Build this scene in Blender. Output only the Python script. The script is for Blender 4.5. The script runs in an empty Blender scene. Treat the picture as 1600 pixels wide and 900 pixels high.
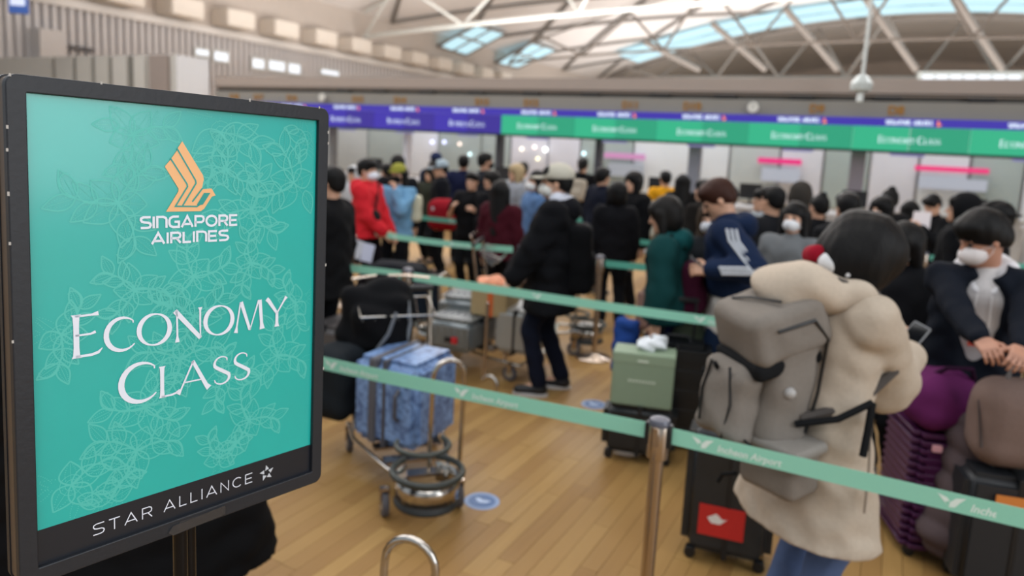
import bpy, bmesh, math, random
import numpy as np
from mathutils import Vector, Matrix

random.seed(7)
SC = bpy.context.scene
COL = SC.collection

# ------------------------------------------------------------------ camera, world, lights, exposure
EYE = Vector((0.0, 0.0, 1.95))
CX_ = Vector((0.88090544, 0.47060033, 0.05040772))      # image right, in the world
CY_ = Vector((-0.11163548, 0.10309805, 0.98838672))     # image up
CZ_ = Vector((0.45993818, -0.87630253, 0.14335533))     # backwards
FPX, PX0, PY0 = 1133.0, 800.0, 390.0
cam_data = bpy.data.cameras.new('camera')
cam = bpy.data.objects.new('camera', cam_data)
COL.objects.link(cam)
cam.matrix_world = Matrix(((CX_.x, CY_.x, CZ_.x, EYE.x), (CX_.y, CY_.y, CZ_.y, EYE.y), (CX_.z, CY_.z, CZ_.z, EYE.z), (0, 0, 0, 1)))
cam_data.sensor_fit = 'HORIZONTAL'
cam_data.sensor_width = 36.0
cam_data.lens = 36.0 * FPX / 1600.0
cam_data.shift_y = -(450.0 - PY0) / 1600.0
cam_data.clip_start = 0.05
cam_data.clip_end = 400
cam_data.dof.use_dof = True
cam_data.dof.focus_distance = 1.02
cam_data.dof.aperture_fstop = 3.2
SC.camera = cam

W = bpy.data.worlds.new('world'); SC.world = W; W.use_nodes = True
W.node_tree.nodes['Background'].inputs[0].default_value = (0.80, 0.90, 1.0, 1)
W.node_tree.nodes['Background'].inputs[1].default_value = 0.62

def area_lamp(name, loc, sx, sy, power, color=(1, .97, .93), rot=(0, 0, 0)):
    l = bpy.data.lights.new(name, 'AREA'); l.shape = 'RECTANGLE'; l.size = sx; l.size_y = sy; l.energy = power; l.color = color
    o = bpy.data.objects.new(name, l); COL.objects.link(o); o.location = loc; o.rotation_euler = rot
    return o
# the hall's high ceiling lights and roof uplights, with a few lamps added
area_lamp('hall_light', (-4, 9, 9.5), 10, 5, 330)
area_lamp('hall_light', (-3, 1.0, 9.0), 8, 6, 300)
area_lamp('hall_light', (4, -6, 9.0), 10, 6, 520)
area_lamp('hall_uplight', (-10, 30, 4.2), 24, 12, 6300, (1, .98, .97), (math.pi, 0, 0))
area_lamp('hall_uplight', (-4, 62, 4.2), 44, 20, 7300, (1, .97, .96), (math.pi, 0, 0))
area_lamp('hall_light', (-17, 8, 10), 10, 6, 1000, (1, .98, .97), (0, -.5, 0))  # extra lamp added to brighten the left wall and service block
area_lamp('sheen_light', (13, 1, 5.5), 9, 7, 900, (.96, .98, 1), (0, math.radians(82), 0))  # unseen lamp added for sheen on the sign and light from the right
area_lamp('hall_uplight', (-16, 22, 4.0), 10, 8, 1800, (1, .96, .94), (math.pi, 0, 0))  # extra uplight added to lift the dark roof at front left
area_lamp('counter_fill_light', (-5.5, 16.2, 6.5), 17, 1.0, 1250, (.97, .98, 1))  # unseen lamp added behind the canopy to brighten the back wall
SC.view_settings.view_transform = 'Standard'
SC.view_settings.look = 'None'
SC.view_settings.gamma = 1
SC.view_settings.exposure = 0.0
SC.view_settings.use_curve_mapping = False

# ------------------------------------------------------------------ helpers
def ray(px, py):
    return CX_ * (px - PX0) - CY_ * (py - PY0) - CZ_ * FPX
def at(px, py, z=0.0):                      # point of a horizontal plane seen at a place in the photograph
    r = ray(px, py); return EYE + r * ((z - EYE.z) / r.z)
def atY(px, py, Y):
    r = ray(px, py); return EYE + r * (Y / r.y)
def atX(px, py, X):
    r = ray(px, py); return EYE + r * (X / r.x)
def atd(px, py, s):                         # point whose scale is s pixels per metre
    return EYE + ray(px, py) / s
HEAD0 = 28.2                                # heading of the view direction (degrees)
pi = math.pi
def V(*a): return Vector(a)

def lin(c):
    if isinstance(c, str):
        c = c.lstrip('#'); c = [int(c[i:i + 2], 16) / 255 for i in (0, 2, 4)]
        return tuple((x / 12.92 if x <= .04045 else ((x + .055) / 1.055) ** 2.4) for x in c)
    return tuple(c)
_M = {}
def mat(c, rough=.6, metal=0, kind='plain', scale=40, amt=.12, bump=.15, emit=0, coat=0, alpha=1, key=None, spec=None):
    k = (str(c), rough, metal, kind, scale, amt, bump, emit, coat, alpha)
    if k in _M: return _M[k]
    m = bpy.data.materials.new(kind + '_' + str(len(_M))); m.use_nodes = True
    nt = m.node_tree; b = nt.nodes['Principled BSDF']
    col = lin(c)
    b.inputs['Base Color'].default_value = (*col, 1); b.inputs['Roughness'].default_value = rough; b.inputs['Metallic'].default_value = metal
    if spec is not None: b.inputs['Specular IOR Level'].default_value = spec
    if coat: b.inputs['Coat Weight'].default_value = coat; b.inputs['Coat Roughness'].default_value = .15
    if emit:
        b.inputs['Emission Color'].default_value = (*col, 1); b.inputs['Emission Strength'].default_value = emit
        b.inputs['Base Color'].default_value = (*[x * .3 for x in col], 1)
    if alpha < 1: b.inputs['Alpha'].default_value = alpha
    if kind != 'flat':
        tc = nt.nodes.new('ShaderNodeTexCoord'); n = nt.nodes.new('ShaderNodeTexNoise')
        n.inputs['Scale'].default_value = scale; n.inputs['Detail'].default_value = 4
        mp = nt.nodes.new('ShaderNodeMapping'); nt.links.new(tc.outputs['Object'], mp.inputs[0]); nt.links.new(mp.outputs[0], n.inputs['Vector'])
        if kind == 'hair': b.inputs['Specular IOR Level'].default_value = .2
        if kind == 'fabric': b.inputs['Specular IOR Level'].default_value = .12
        if kind == 'hair': mp.inputs['Scale'].default_value = (1, 1, .12)
        if kind == 'wood': mp.inputs['Scale'].default_value = (8, .5, 1)
        if kind == 'brushed': mp.inputs['Scale'].default_value = (1, 1, .05)
        if not emit:
            mx = nt.nodes.new('ShaderNodeMix'); mx.data_type = 'RGBA'
            mx.inputs[6].default_value = (*[x * (1 - amt) for x in col], 1); mx.inputs[7].default_value = (*[min(1, x * (1 + amt) + amt * .01) for x in col], 1)
            nt.links.new(n.outputs['Fac'], mx.inputs[0]); nt.links.new(mx.outputs[2], b.inputs['Base Color'])
        if bump:
            bp = nt.nodes.new('ShaderNodeBump'); bp.inputs['Strength'].default_value = bump; bp.inputs['Distance'].default_value = .004
            nt.links.new(n.outputs['Fac'], bp.inputs['Height']); nt.links.new(bp.outputs[0], b.inputs['Normal'])
    if kind == 'fabric':
        b.inputs['Specular IOR Level'].default_value = .12
    _M[k] = m
    return m
def fab(c, rough=.85, scale=60, amt=.1): return mat(c, rough, kind='fabric', scale=scale, amt=amt, bump=.25)
CHROME = mat('#b9b4ae', .18, 1, 'brushed', bump=.02)
STEEL = mat('#b5a89c', .22, 1, 'brushed', bump=.03)
RUBBER = mat('#24282a', .55, 0, 'plain', 30)
BLACKP = mat('#121418', .4, 0, 'plain', 30)
SKIN = mat('#c79a80', .5, 0, 'plain', 25, .06, .05)
SKIN2 = mat('#b0806a', .5, 0, 'plain', 25, .06, .05)

def tag(o, label=None, cat=None, group=None, kind=None):
    if label: o['label'] = label
    if cat: o['category'] = cat
    if group: o['group'] = group
    if kind: o['kind'] = kind
    return o
def empty(name, loc=(0, 0, 0), rz=0, label=None, cat=None, group=None, kind=None):
    o = bpy.data.objects.new(name, None); COL.objects.link(o); o.location = loc; o.rotation_euler = (0, 0, rz); o.empty_display_size = .1
    return tag(o, label, cat, group, kind)
def link(name, me, m, parent=None, smooth=False):
    if m is not None and not me.materials: me.materials.append(m)
    if smooth: me.polygons.foreach_set('use_smooth', [True] * len(me.polygons))
    o = bpy.data.objects.new(name, me); COL.objects.link(o)
    if parent is not None: o.parent = parent
    return o

class MB:
    """collects simple solids into one mesh"""
    def __init__(s): s.v = []; s.f = []; s.sm = []
    def add(s, vs, fs, sm=False):
        o = len(s.v); s.v += [tuple(v) for v in vs]; s.f += [tuple(i + o for i in f) for f in fs]; s.sm += [sm] * len(fs); return s
    def box(s, lo, hi, M=None, bev=0):
        x0, y0, z0 = lo; x1, y1, z1 = hi
        if bev:
            bm = bmesh.new(); bmesh.ops.create_cube(bm, size=1)
            for v in bm.verts: v.co = Vector(((x0 + x1) / 2 + v.co.x * (x1 - x0), (y0 + y1) / 2 + v.co.y * (y1 - y0), (z0 + z1) / 2 + v.co.z * (z1 - z0)))
            bmesh.ops.bevel(bm, geom=list(bm.edges), offset=bev, segments=3, affect='EDGES')
            vs = [v.co.copy() for v in bm.verts]; bm.verts.index_update(); fs = [[v.index for v in f.verts] for f in bm.faces]; bm.free()
            if M is not None: vs = [M @ v for v in vs]
            return s.add(vs, fs, True)
        vs = [Vector(p) for p in ((x0, y0, z0), (x1, y0, z0), (x1, y1, z0), (x0, y1, z0), (x0, y0, z1), (x1, y0, z1), (x1, y1, z1), (x0, y1, z1))]
        if M is not None: vs = [M @ v for v in vs]
        return s.add(vs, [(3, 2, 1, 0), (4, 5, 6, 7), (0, 1, 5, 4), (1, 2, 6, 5), (2, 3, 7, 6), (3, 0, 4, 7)])
    def tube(s, pts, r, n=10, closed=False, caps=True):
        pts = [Vector(p) for p in pts]; N = len(pts); vs = []; fs = []
        rr = r if isinstance(r, (list, tuple)) else [r] * N
        prev = None
        for i, p in enumerate(pts):
            if closed: t = pts[(i + 1) % N] - pts[i - 1]
            else: t = pts[min(i + 1, N - 1)] - pts[max(i - 1, 0)]
            t.normalize()
            if prev is None:
                a = Vector((0, 0, 1)) if abs(t.z) < .9 else Vector((1, 0, 0)); u = t.cross(a).normalized()
            else:
                u = (prev - t * prev.dot(t)).normalized()
            prev = u; w = t.cross(u)
            for k in range(n):
                an = 2 * pi * k / n; vs.append(p + (u * math.cos(an) + w * math.sin(an)) * rr[i])
        for i in range(N if closed else N - 1):
            j = (i + 1) % N
            for k in range(n):
                l = (k + 1) % n; fs.append((i * n + k, i * n + l, j * n + l, j * n + k))
        if caps and not closed:
            fs.append(tuple(range(n))[::-1]); fs.append(tuple((N - 1) * n + k for k in range(n)))
        return s.add(vs, fs, True)
    def lathe(s, prof, c=(0, 0, 0), n=24, M=None):
        vs = []; fs = []; c = Vector(c)
        for r, z in prof:
            for k in range(n):
                a = 2 * pi * k / n; v = c + Vector((r * math.cos(a), r * math.sin(a), z)); vs.append(M @ v if M is not None else v)
        for i in range(len(prof) - 1):
            for k in range(n):
                l = (k + 1) % n; fs.append((i * n + k, i * n + l, (i + 1) * n + l, (i + 1) * n + k))
        fs.append(tuple(range(n))[::-1]); fs.append(tuple((len(prof) - 1) * n + k for k in range(n)))
        return s.add(vs, fs, True)
    def prism(s, poly, z0, z1, M=None):      # polygon in xy, extruded in z
        n = len(poly); vs = [Vector((x, y, z0)) for x, y in poly] + [Vector((x, y, z1)) for x, y in poly]
        if M is not None: vs = [M @ v for v in vs]
        fs = [tuple(range(n))[::-1], tuple(range(n, 2 * n))] + [(i, (i + 1) % n, n + (i + 1) % n, n + i) for i in range(n)]
        return s.add(vs, fs)
    def ribbon(s, pts, w, z=0.0, M=None, closed=False):   # flat stroke in the xy plane, variable width
        P = [Vector((p[0], p[1])) for p in pts]; N = len(P)
        ww = w if isinstance(w, (list, tuple)) else [w] * N
        L = []; R = []
        for i in range(N):
            a = P[i] - P[i - 1] if (i > 0 or closed) else P[1] - P[0]
            b = P[(i + 1) % N] - P[i] if (i < N - 1 or closed) else P[i] - P[i - 1]
            if a.length < 1e-9: a = b
            if b.length < 1e-9: b = a
            a.normalize(); b.normalize()
            t = a + b
            if t.length < 1e-6: t = a
            t.normalize(); nrm = Vector((-t.y, t.x)); c = max(.5, nrm.dot(Vector((-a.y, a.x))))
            L.append(P[i] + nrm * ww[i] / 2 / c); R.append(P[i] - nrm * ww[i] / 2 / c)
        vs = [Vector((p.x, p.y, z)) for p in L] + [Vector((p.x, p.y, z)) for p in R]
        if M is not None: vs = [M @ v for v in vs]
        fs = [(N + i, N + (i + 1) % N, (i + 1) % N, i) for i in range(N if closed else N - 1)]
        return s.add(vs, fs)
    def mesh(s, name):
        me = bpy.data.meshes.new(name); me.from_pydata(s.v, [], s.f); me.polygons.foreach_set('use_smooth', s.sm); me.update(); return me
    def build(s, name, m, parent=None, smooth_angle=True):
        me = s.mesh(name); o = link(name, me, m, parent)
        if smooth_angle and any(s.sm): me.set_sharp_from_angle(angle=math.radians(40))
        return o

# ------------------------------------------------------------------ implicit surfaces (bodies, clothes, soft bags)
def _n3(v): return np.array(v, dtype=np.float32)
class SDF:
    """a list of soft-joined shapes turned into one continuous mesh"""
    def __init__(s): s.p = []; s.clips = []; s.lo = np.full(3, 1e9); s.hi = np.full(3, -1e9); s.disp = None
    def _bb(s, c, r):
        s.lo = np.minimum(s.lo, np.array(c) - r); s.hi = np.maximum(s.hi, np.array(c) + r)
    def cap(s, a, b, ra, rb=None, k=.02, ax=None, fac=1.0, sub=False):
        rb = ra if rb is None else rb; a = _n3(a); b = _n3(b)
        e = max(ra, rb) / min(fac, 1.0)
        if not sub: s._bb(a, e); s._bb(b, e)
        AX = None if ax is None else _n3(Vector([float(q) for q in ax]).normalized())
        def f(P):
            Q = P - a; ba = b - a
            if AX is not None:
                Q = Q + (Q @ AX)[..., None] * AX * (fac - 1); ba = ba + (ba @ AX) * AX * (fac - 1)
            L = float(ba @ ba) + 1e-9
            h = np.clip(Q @ ba / L, 0, 1)
            return np.linalg.norm(Q - h[..., None] * ba, axis=-1) - (ra + (rb - ra) * h)
        s.p.append((f, k, sub)); return s
    def ell(s, c, r, k=.02, R=None, sub=False):
        c = _n3(c); r = _n3(r); Rm = None if R is None else np.array(R, dtype=np.float32)
        if not sub: s._bb(c, float(r.max()))
        def f(P):
            Q = P - c
            if Rm is not None: Q = Q @ Rm
            q = np.linalg.norm(Q / r, axis=-1); g = np.linalg.norm(Q / (r * r), axis=-1) + 1e-6
            return q * (q - 1) / g
        s.p.append((f, k, sub)); return s
    def box(s, c, h, rd, k=.02, R=None, sub=False):
        c = _n3(c); h = _n3(h); Rm = None if R is None else np.array(R, dtype=np.float32)
        if not sub: s._bb(c, float(np.linalg.norm(h)))
        def f(P):
            Q = P - c
            if Rm is not None: Q = Q @ Rm
            q = np.abs(Q) - (h - rd)
            return np.linalg.norm(np.maximum(q, 0), axis=-1) + np.minimum(q.max(axis=-1), 0) - rd
        s.p.append((f, k, sub)); return s
    def clip(s, pt, nrm): s.clips.append((_n3(pt), _n3(Vector(nrm).normalized()))); return s
    def ev(s, P):
        d = None
        for f, k, sub in s.p:
            e = f(P)
            if d is None: d = e; continue
            if sub: e = -e; h = np.clip(.5 - .5 * (e - d) / k, 0, 1); d = e * (1 - h) + d * h + k * h * (1 - h); 
            else: h = np.clip(.5 + .5 * (d - e) / k, 0, 1); d = d * (1 - h) + e * h - k * h * (1 - h)
        if s.disp is not None: d = d - s.disp(P)
        for p, n in s.clips: d = np.maximum(d, (P - p) @ n)
        return d
    def verts(s, res):
        lo = s.lo - res * 2.5 - .01; hi = s.hi + res * 2.5 + .01
        n = np.ceil((hi - lo) / res).astype(int) + 1
        ax = [lo[i] + np.arange(n[i]) * res for i in range(3)]
        G = np.stack(np.meshgrid(*ax, indexing='ij'), -1).astype(np.float32)
        D = s.ev(G.reshape(-1, 3)).reshape(n)
        S = D < 0
        nx, ny, nz = n
        cnt = np.zeros((nx - 1, ny - 1, nz - 1), np.int8)
        offs = [(i, j, k) for i in (0, 1) for j in (0, 1) for k in (0, 1)]
        for i, j, k in offs: cnt += S[i:nx - 1 + i, j:ny - 1 + j, k:nz - 1 + k]
        act = (cnt > 0) & (cnt < 8)
        idx = np.full(act.shape, -1, np.int32); A = np.argwhere(act); idx[act] = np.arange(len(A))
        if len(A) == 0: return np.zeros((0, 3)), np.zeros((0, 4), int)
        acc = np.zeros((len(A), 3)); c = np.zeros(len(A))
        vals = {o: D[A[:, 0] + o[0], A[:, 1] + o[1], A[:, 2] + o[2]] for o in offs}
        for o in offs:
            for a in range(3):
                if o[a] == 0:
                    q = list(o); q[a] = 1; q = tuple(q)
                    v0, v1 = vals[o], vals[q]; m = (v0 < 0) != (v1 < 0)
                    t = np.where(m, v0 / np.where(m, v0 - v1, 1), 0)
                    pnt = np.tile(np.array(o, float), (len(A), 1)); pnt[:, a] = t
                    acc[m] += pnt[m]; c[m] += 1
        vs = (A + acc / c[:, None]) * res + lo
        Q = []
        for a in range(3):
            b, d = (a + 1) % 3, (a + 2) % 3
            sl0 = [slice(None)] * 3; sl1 = [slice(None)] * 3; sl0[a] = slice(0, n[a] - 1); sl1[a] = slice(1, n[a])
            s0, s1 = S[tuple(sl0)], S[tuple(sl1)]
            E = np.argwhere(s0 != s1)
            E = E[(E[:, b] > 0) & (E[:, d] > 0) & (E[:, b] < n[b] - 1) & (E[:, d] < n[d] - 1)]
            if not len(E): continue
            flip = s0[tuple(E.T)]
            def ci(db, dd):
                F = E.copy(); F[:, b] -= db; F[:, d] -= dd; return idx[tuple(F.T)]
            q = np.stack([ci(1, 1), ci(0, 1), ci(0, 0), ci(1, 0)], 1)
            q[~flip] = q[~flip][:, ::-1]
            Q.append(q)
        return vs, np.concatenate(Q)
def raw_mesh(name, parts):
    vs = []; fs = []; o = 0
    for v, q in parts:
        vs.append(v); fs.append(q + o); o += len(v)
    v = np.concatenate(vs).astype(np.float32); q = np.concatenate(fs).astype(np.int32)
    me = bpy.data.meshes.new(name)
    me.vertices.add(len(v)); me.vertices.foreach_set('co', v.ravel())
    me.loops.add(len(q) * 4); me.loops.foreach_set('vertex_index', q.ravel())
    me.polygons.add(len(q)); me.polygons.foreach_set('loop_start', np.arange(len(q), dtype=np.int32) * 4)
    me.polygons.foreach_set('use_smooth', [True] * len(q))
    me.update(calc_edges=True); me.validate()
    return me
def sbuild(name, sdf, res, m, parent):
    return link(name, raw_mesh(name, [sdf.verts(res)]), m, parent)

# ------------------------------------------------------------------ lettering
def _arc(cx, cy, rx, ry, a0, a1, n=14): return [(cx + rx * math.cos(math.radians(a0 + (a1 - a0) * i / n)), cy + ry * math.sin(math.radians(a0 + (a1 - a0) * i / n))) for i in range(n + 1)]
def serif_glyph(ch):
    """flared roman capitals: (width, list of (points, widths))"""
    def tap(n, a, b): return [a + (b - a) * i / (n - 1) for i in range(n)]
    stem = lambda x, w=.12, y0=0, y1=1: ([(x, y0), (x, y0 + .06), (x, y0 + .25), (x, y1 - .25), (x, y1 - .06), (x, y1)], [w * 1.75, w * 1.2, w, w, w * 1.2, w * 1.75])
    if ch == 'E': return .62, [stem(.12, .125), ([(.1, .965), (.42, .965), (.56, .985)], [.05, .05, .11]), ([(.1, .525), (.4, .525), (.5, .56)], [.045, .05, .07]), ([(.1, .035), (.42, .035), (.55, .07), (.63, .16)], [.06, .065, .07, .02])]
    if ch == 'L': return .56, [stem(.12, .125), ([(.1, .035), (.38, .035), (.5, .07), (.58, .16)], [.06, .065, .07, .02])]
    if ch == 'C':
        p = _arc(.48, .5, .42, .475, 50, 318, 22); n = len(p)
        return .86, [(p, [.035 + .115 * max(0, math.sin(pi * (i / (n - 1)))) ** 1.2 for i in range(n)]), ([(.75, .865), (.755, .79)], [.05, .03])]
    if ch == 'O':
        p = _arc(.5, .5, .42, .465, 0, 360, 32)[:-1]
        return 1.0, [('closed', p, [.045 + .105 * abs(math.cos(math.radians(360 * i / 32 + 12))) ** 1.3 for i in range(32)])]
    if ch == 'N': return .92, [([(.13, 0), (.13, .2), (.12, .8), (.1, 1)], [.15, .06, .06, .09]), ([(.06, .98), (.82, .03)], [.16, .13]), ([(.82, .02), (.81, .5), (.81, .9), (.81, 1)], [.04, .06, .06, .15])]
    if ch == 'M': return 1.02, [([(.06, 0), (.09, .2), (.2, 1)], [.15, .06, .05]), ([(.22, 1), (.5, .04)], [.13, .1]), ([(.5, .02), (.78, 1)], [.04, .06]), ([(.82, 1), (.88, .2), (.9, 0)], [.13, .12, .2])]
    if ch == 'Y': return .84, [([(.04, 1), (.12, .92), (.42, .48)], [.15, .14, .1]), ([(.78, 1), (.7, .88), (.44, .48)], [.12, .07, .05]), ([(.43, .5), (.43, .12), (.43, 0)], [.11, .115, .2])]
    if ch == 'A': return .92, [([(.04, 0), (.12, .14), (.44, 1)], [.16, .06, .06]), ([(.42, 1), (.78, .12), (.86, 0)], [.11, .14, .2]), ([(.22, .34), (.64, .34)], [.045, .05])]
    if ch == 'S':
        p = _arc(.34, .74, .22, .22, 42, 200, 10) + [(.2, .6), (.34, .5), (.48, .4)] + _arc(.34, .26, .24, .22, 20, -140, 10); n = len(p)
        return .64, [(p, [.04 + .085 * math.exp(-((i - n / 2) / (n * .23)) ** 2) for i in range(n)]), ([(.5, .89), (.51, .8)], [.06, .03]), ([(.15, .12), (.12, .22)], [.06, .02])]
    if ch == 'B': return .66, [stem(.12, .125), ([(.1, .97), (.35, .97), (.48, .88), (.5, .75), (.4, .58), (.12, .53)], [.05, .05, .09, .1, .07, .04]), ([(.3, .53), (.5, .46), (.6, .28), (.5, .08), (.3, .03), (.1, .03)], [.04, .07, .12, .09, .05, .05])]
    if ch == 'U': return .86, [([(.12, 1), (.12, .3), (.22, .08), (.42, .03), (.64, .08), (.74, .3), (.74, 1)], [.15, .12, .1, .08, .06, .055, .12])]
    if ch == 'I': return .3, [stem(.14, .125)]
    return .4, []
def serif_text(mb, segs, x, y, sx, M, z=.0):
    """segs: list of (text, cap height); returns end x"""
    for txt, h in segs:
        for ch in txt:
            w, st = serif_glyph(ch)
            for s in st:
                cl = s[0] == 'closed'; p, ww = (s[1], s[2]) if cl else s
                mb.ribbon([(x + a * h * sx, y + b * h) for a, b in p], [q * h for q in ww], z, M, cl)
            x += w * h * sx + .05 * h * sx
    return x
def geo_glyph(ch, wide):
    """geometric sans strokes; letters may be wide and rounded"""
    r = _arc
    g = {
     'S': (.8, [[(.78, .95), (.25, .95), (.08, .86), (.06, .72), (.14, .58), (.3, .52), (.6, .48), (.74, .4), (.78, .26), (.7, .1), (.55, .05), (.04, .05)]]),
     'I': (.16, [[(.08, 0), (.08, 1)]]),
     'N': (.8, [[(.06, 0), (.06, .95), (.5, .95), (.7, .86), (.76, .7), (.76, 0)]] if wide else [[(.06, 0), (.06, .97), (.74, .03), (.74, 1)]]),
     'G': (.86, [[(.8, .95), (.35, .95), (.14, .84), (.06, .65), (.06, .35), (.14, .14), (.35, .05), (.8, .05), (.8, .5), (.45, .5)]]),
     'A': (.96, [[(.04, 0), (.48, .97), (.92, 0)], [(.2, .27), (.76, .27)]]),
     'P': (.78, [[(.06, 0), (.06, .95), (.55, .95), (.7, .85), (.74, .68), (.7, .5), (.55, .4), (.06, .4)]]),
     'O': (.98, ['c', r(.49, .5, .43, .45, 0, 360, 24)[:-1]]),
     'R': (.8, [[(.06, 0), (.06, .95), (.55, .95), (.7, .86), (.74, .7), (.7, .54), (.55, .45), (.06, .45)], [(.45, .45), (.76, 0)]]),
     'E': (.72, [[(.7, .95), (.06, .95), (.06, .05), (.7, .05)], [(.06, .5), (.64, .5)]]),
     'L': (.64, [[(.06, 1), (.06, .05), (.62, .05)]]),
     'T': (.8, [[(.02, .95), (.78, .95)], [(.4, .95), (.4, 0)]]),
     'C': (.9, [r(.5, .5, .44, .45, 48, 312, 18)]),
     ' ': (.5, []),
    }
    return g[ch]
def geo_text(mb, txt, x, y, h, sx, w, M, z=0.0, gap=.2, wide=True):
    x0 = x
    for ch in txt:
        gw, st = geo_glyph(ch, wide)
        if st and st[0] == 'c': mb.ribbon([(x + a * h * sx, y + b * h) for a, b in st[1]], w, z, M, True)
        else:
            for p in st: mb.ribbon([(x + a * h * sx, y + b * h) for a, b in p], w, z, M)
        x += (gw + gap) * h * sx
    return x - gap * h * sx
def geo_width(txt, h, sx, gap=.2, wide=True): return sum(geo_glyph(c, wide)[0] + gap for c in txt) * h * sx - gap * h * sx
def font_mesh(txt, size, shear=0, extrude=0.0, offset=0.0):
    c = bpy.data.curves.new('lettering', 'FONT'); c.body = txt; c.size = size; c.shear = shear; c.extrude = extrude; c.offset = offset; c.resolution_u = 3
    o = bpy.data.objects.new('lettering', c); COL.objects.link(o)
    dg = bpy.context.evaluated_depsgraph_get(); me = bpy.data.meshes.new_from_object(o.evaluated_get(dg))
    bpy.data.objects.remove(o); bpy.data.curves.remove(c)
    me.materials.clear()
    return me

# ================================================================== THE HALL
# ---- floor: slab, laid oak strips (single ones where they can be told apart)
def plank_mat():
    m = bpy.data.materials.new('oak_strip'); m.use_nodes = True; nt = m.node_tree; b = nt.nodes['Principled BSDF']
    g = nt.nodes.new('ShaderNodeNewGeometry'); oi = nt.nodes.new('ShaderNodeObjectInfo')
    ad = nt.nodes.new('ShaderNodeMath'); ad.operation = 'ADD'; nt.links.new(g.outputs['Random Per Island'], ad.inputs[0]); nt.links.new(oi.outputs['Random'], ad.inputs[1])
    fr = nt.nodes.new('ShaderNodeMath'); fr.operation = 'FRACT'; nt.links.new(ad.outputs[0], fr.inputs[0])
    tc = nt.nodes.new('ShaderNodeTexCoord'); mp = nt.nodes.new('ShaderNodeMapping'); mp.inputs['Scale'].default_value = (30, 1.6, 1)
    n = nt.nodes.new('ShaderNodeTexNoise'); n.inputs['Scale'].default_value = 1.3; n.inputs['Detail'].default_value = 5
    nt.links.new(g.outputs['Position'], mp.inputs[0]); nt.links.new(mp.outputs[0], n.inputs['Vector'])
    n2 = nt.nodes.new('ShaderNodeTexNoise'); n2.inputs['Scale'].default_value = .9; nt.links.new(g.outputs['Position'], n2.inputs['Vector'])
    r = nt.nodes.new('ShaderNodeValToRGB')
    r.color_ramp.elements[0].color = (*lin('#7f5e34'), 1); r.color_ramp.elements[1].color = (*lin('#b08d55'), 1)
    e = r.color_ramp.elements.new(.3); e.color = (*lin('#916e3f'), 1)
    e = r.color_ramp.elements.new(.75); e.color = (*lin('#9e7c49'), 1)
    m1 = nt.nodes.new('ShaderNodeMath'); m1.operation = 'MULTIPLY_ADD'; m1.inputs[1].default_value = .35; nt.links.new(n.outputs['Fac'], m1.inputs[0])
    m2 = nt.nodes.new('ShaderNodeMath'); m2.operation = 'MULTIPLY_ADD'; m2.inputs[1].default_value = .62; m2.inputs[2].default_value = .02; nt.links.new(fr.outputs[0], m2.inputs[0]); nt.links.new(m2.outputs[0], m1.inputs[2])
    nt.links.new(m1.outputs[0], r.inputs[0])
    nt.links.new(r.outputs[0], b.inputs['Base Color']); b.inputs['Roughness'].default_value = .5; b.inputs['Specular IOR Level'].default_value = .3
    return m
OAK = plank_mat()
def slab_mat():
    m = bpy.data.materials.new('oak_far'); m.use_nodes = True; nt = m.node_tree; b = nt.nodes['Principled BSDF']
    g = nt.nodes.new('ShaderNodeNewGeometry'); mp = nt.nodes.new('ShaderNodeMapping'); mp.inputs['Rotation'].default_value = (0, 0, pi / 2)
    br = nt.nodes.new('ShaderNodeTexBrick'); br.inputs['Color1'].default_value = (*lin('#a5804a'), 1); br.inputs['Color2'].default_value = (*lin('#be9a60'), 1); br.inputs['Mortar'].default_value = (*lin('#8a6a3c'), 1)
    br.inputs['Scale'].default_value = 1; br.inputs['Brick Width'].default_value = .9; br.inputs['Row Height'].default_value = .09; br.inputs['Mortar Size'].default_value = .001
    nt.links.new(g.outputs['Position'], mp.inputs[0]); nt.links.new(mp.outputs[0], br.inputs['Vector']); nt.links.new(br.outputs['Color'], b.inputs['Base Color']); b.inputs['Roughness'].default_value = .4
    return m
mb = MB(); mb.box((-34, -12, -.3), (34, 112, -.012))
floor = mb.build('floor', slab_mat()); floor['kind'] = 'structure'
PW, PL = .09, .92
pm = MB(); e = .0012
vs = [(-PW / 2, -PL / 2, -.012), (PW / 2, -PL / 2, -.012), (PW / 2, PL / 2, -.012), (-PW / 2, PL / 2, -.012)] + [(-PW / 2 + e, -PL / 2 + e, 0), (PW / 2 - e, -PL / 2 + e, 0), (PW / 2 - e, PL / 2 - e, 0), (-PW / 2 + e, PL / 2 - e, 0)]
fs = [(4, 5, 6, 7), (0, 1, 5, 4), (1, 2, 6, 5), (2, 3, 7, 6), (3, 0, 4, 7)]
pm.add(vs, fs); pme = pm.mesh('plank'); pme.materials.append(OAK)
rest = MB(); rp = random.Random(3)
for i in range(int(-13 / PW), int(9 / PW)):
    off = rp.random() * PL
    for j in range(-4, 16):
        x = i * PW; y = j * PL + off
        if y > 13.2: continue
        dz = rp.uniform(-.0006, .0004)
        if -3.2 < x < -.25 and 1.5 < y < 5.1:
            o = bpy.data.objects.new('plank', pme); COL.objects.link(o); o.parent = floor; o.location = (x, y, dz)
        else:
            rest.add([(a + x, b + y, c + dz) for a, b, c in vs], fs)
o = rest.build('strip_flooring', OAK, floor); o['kind'] = 'stuff'

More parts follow.
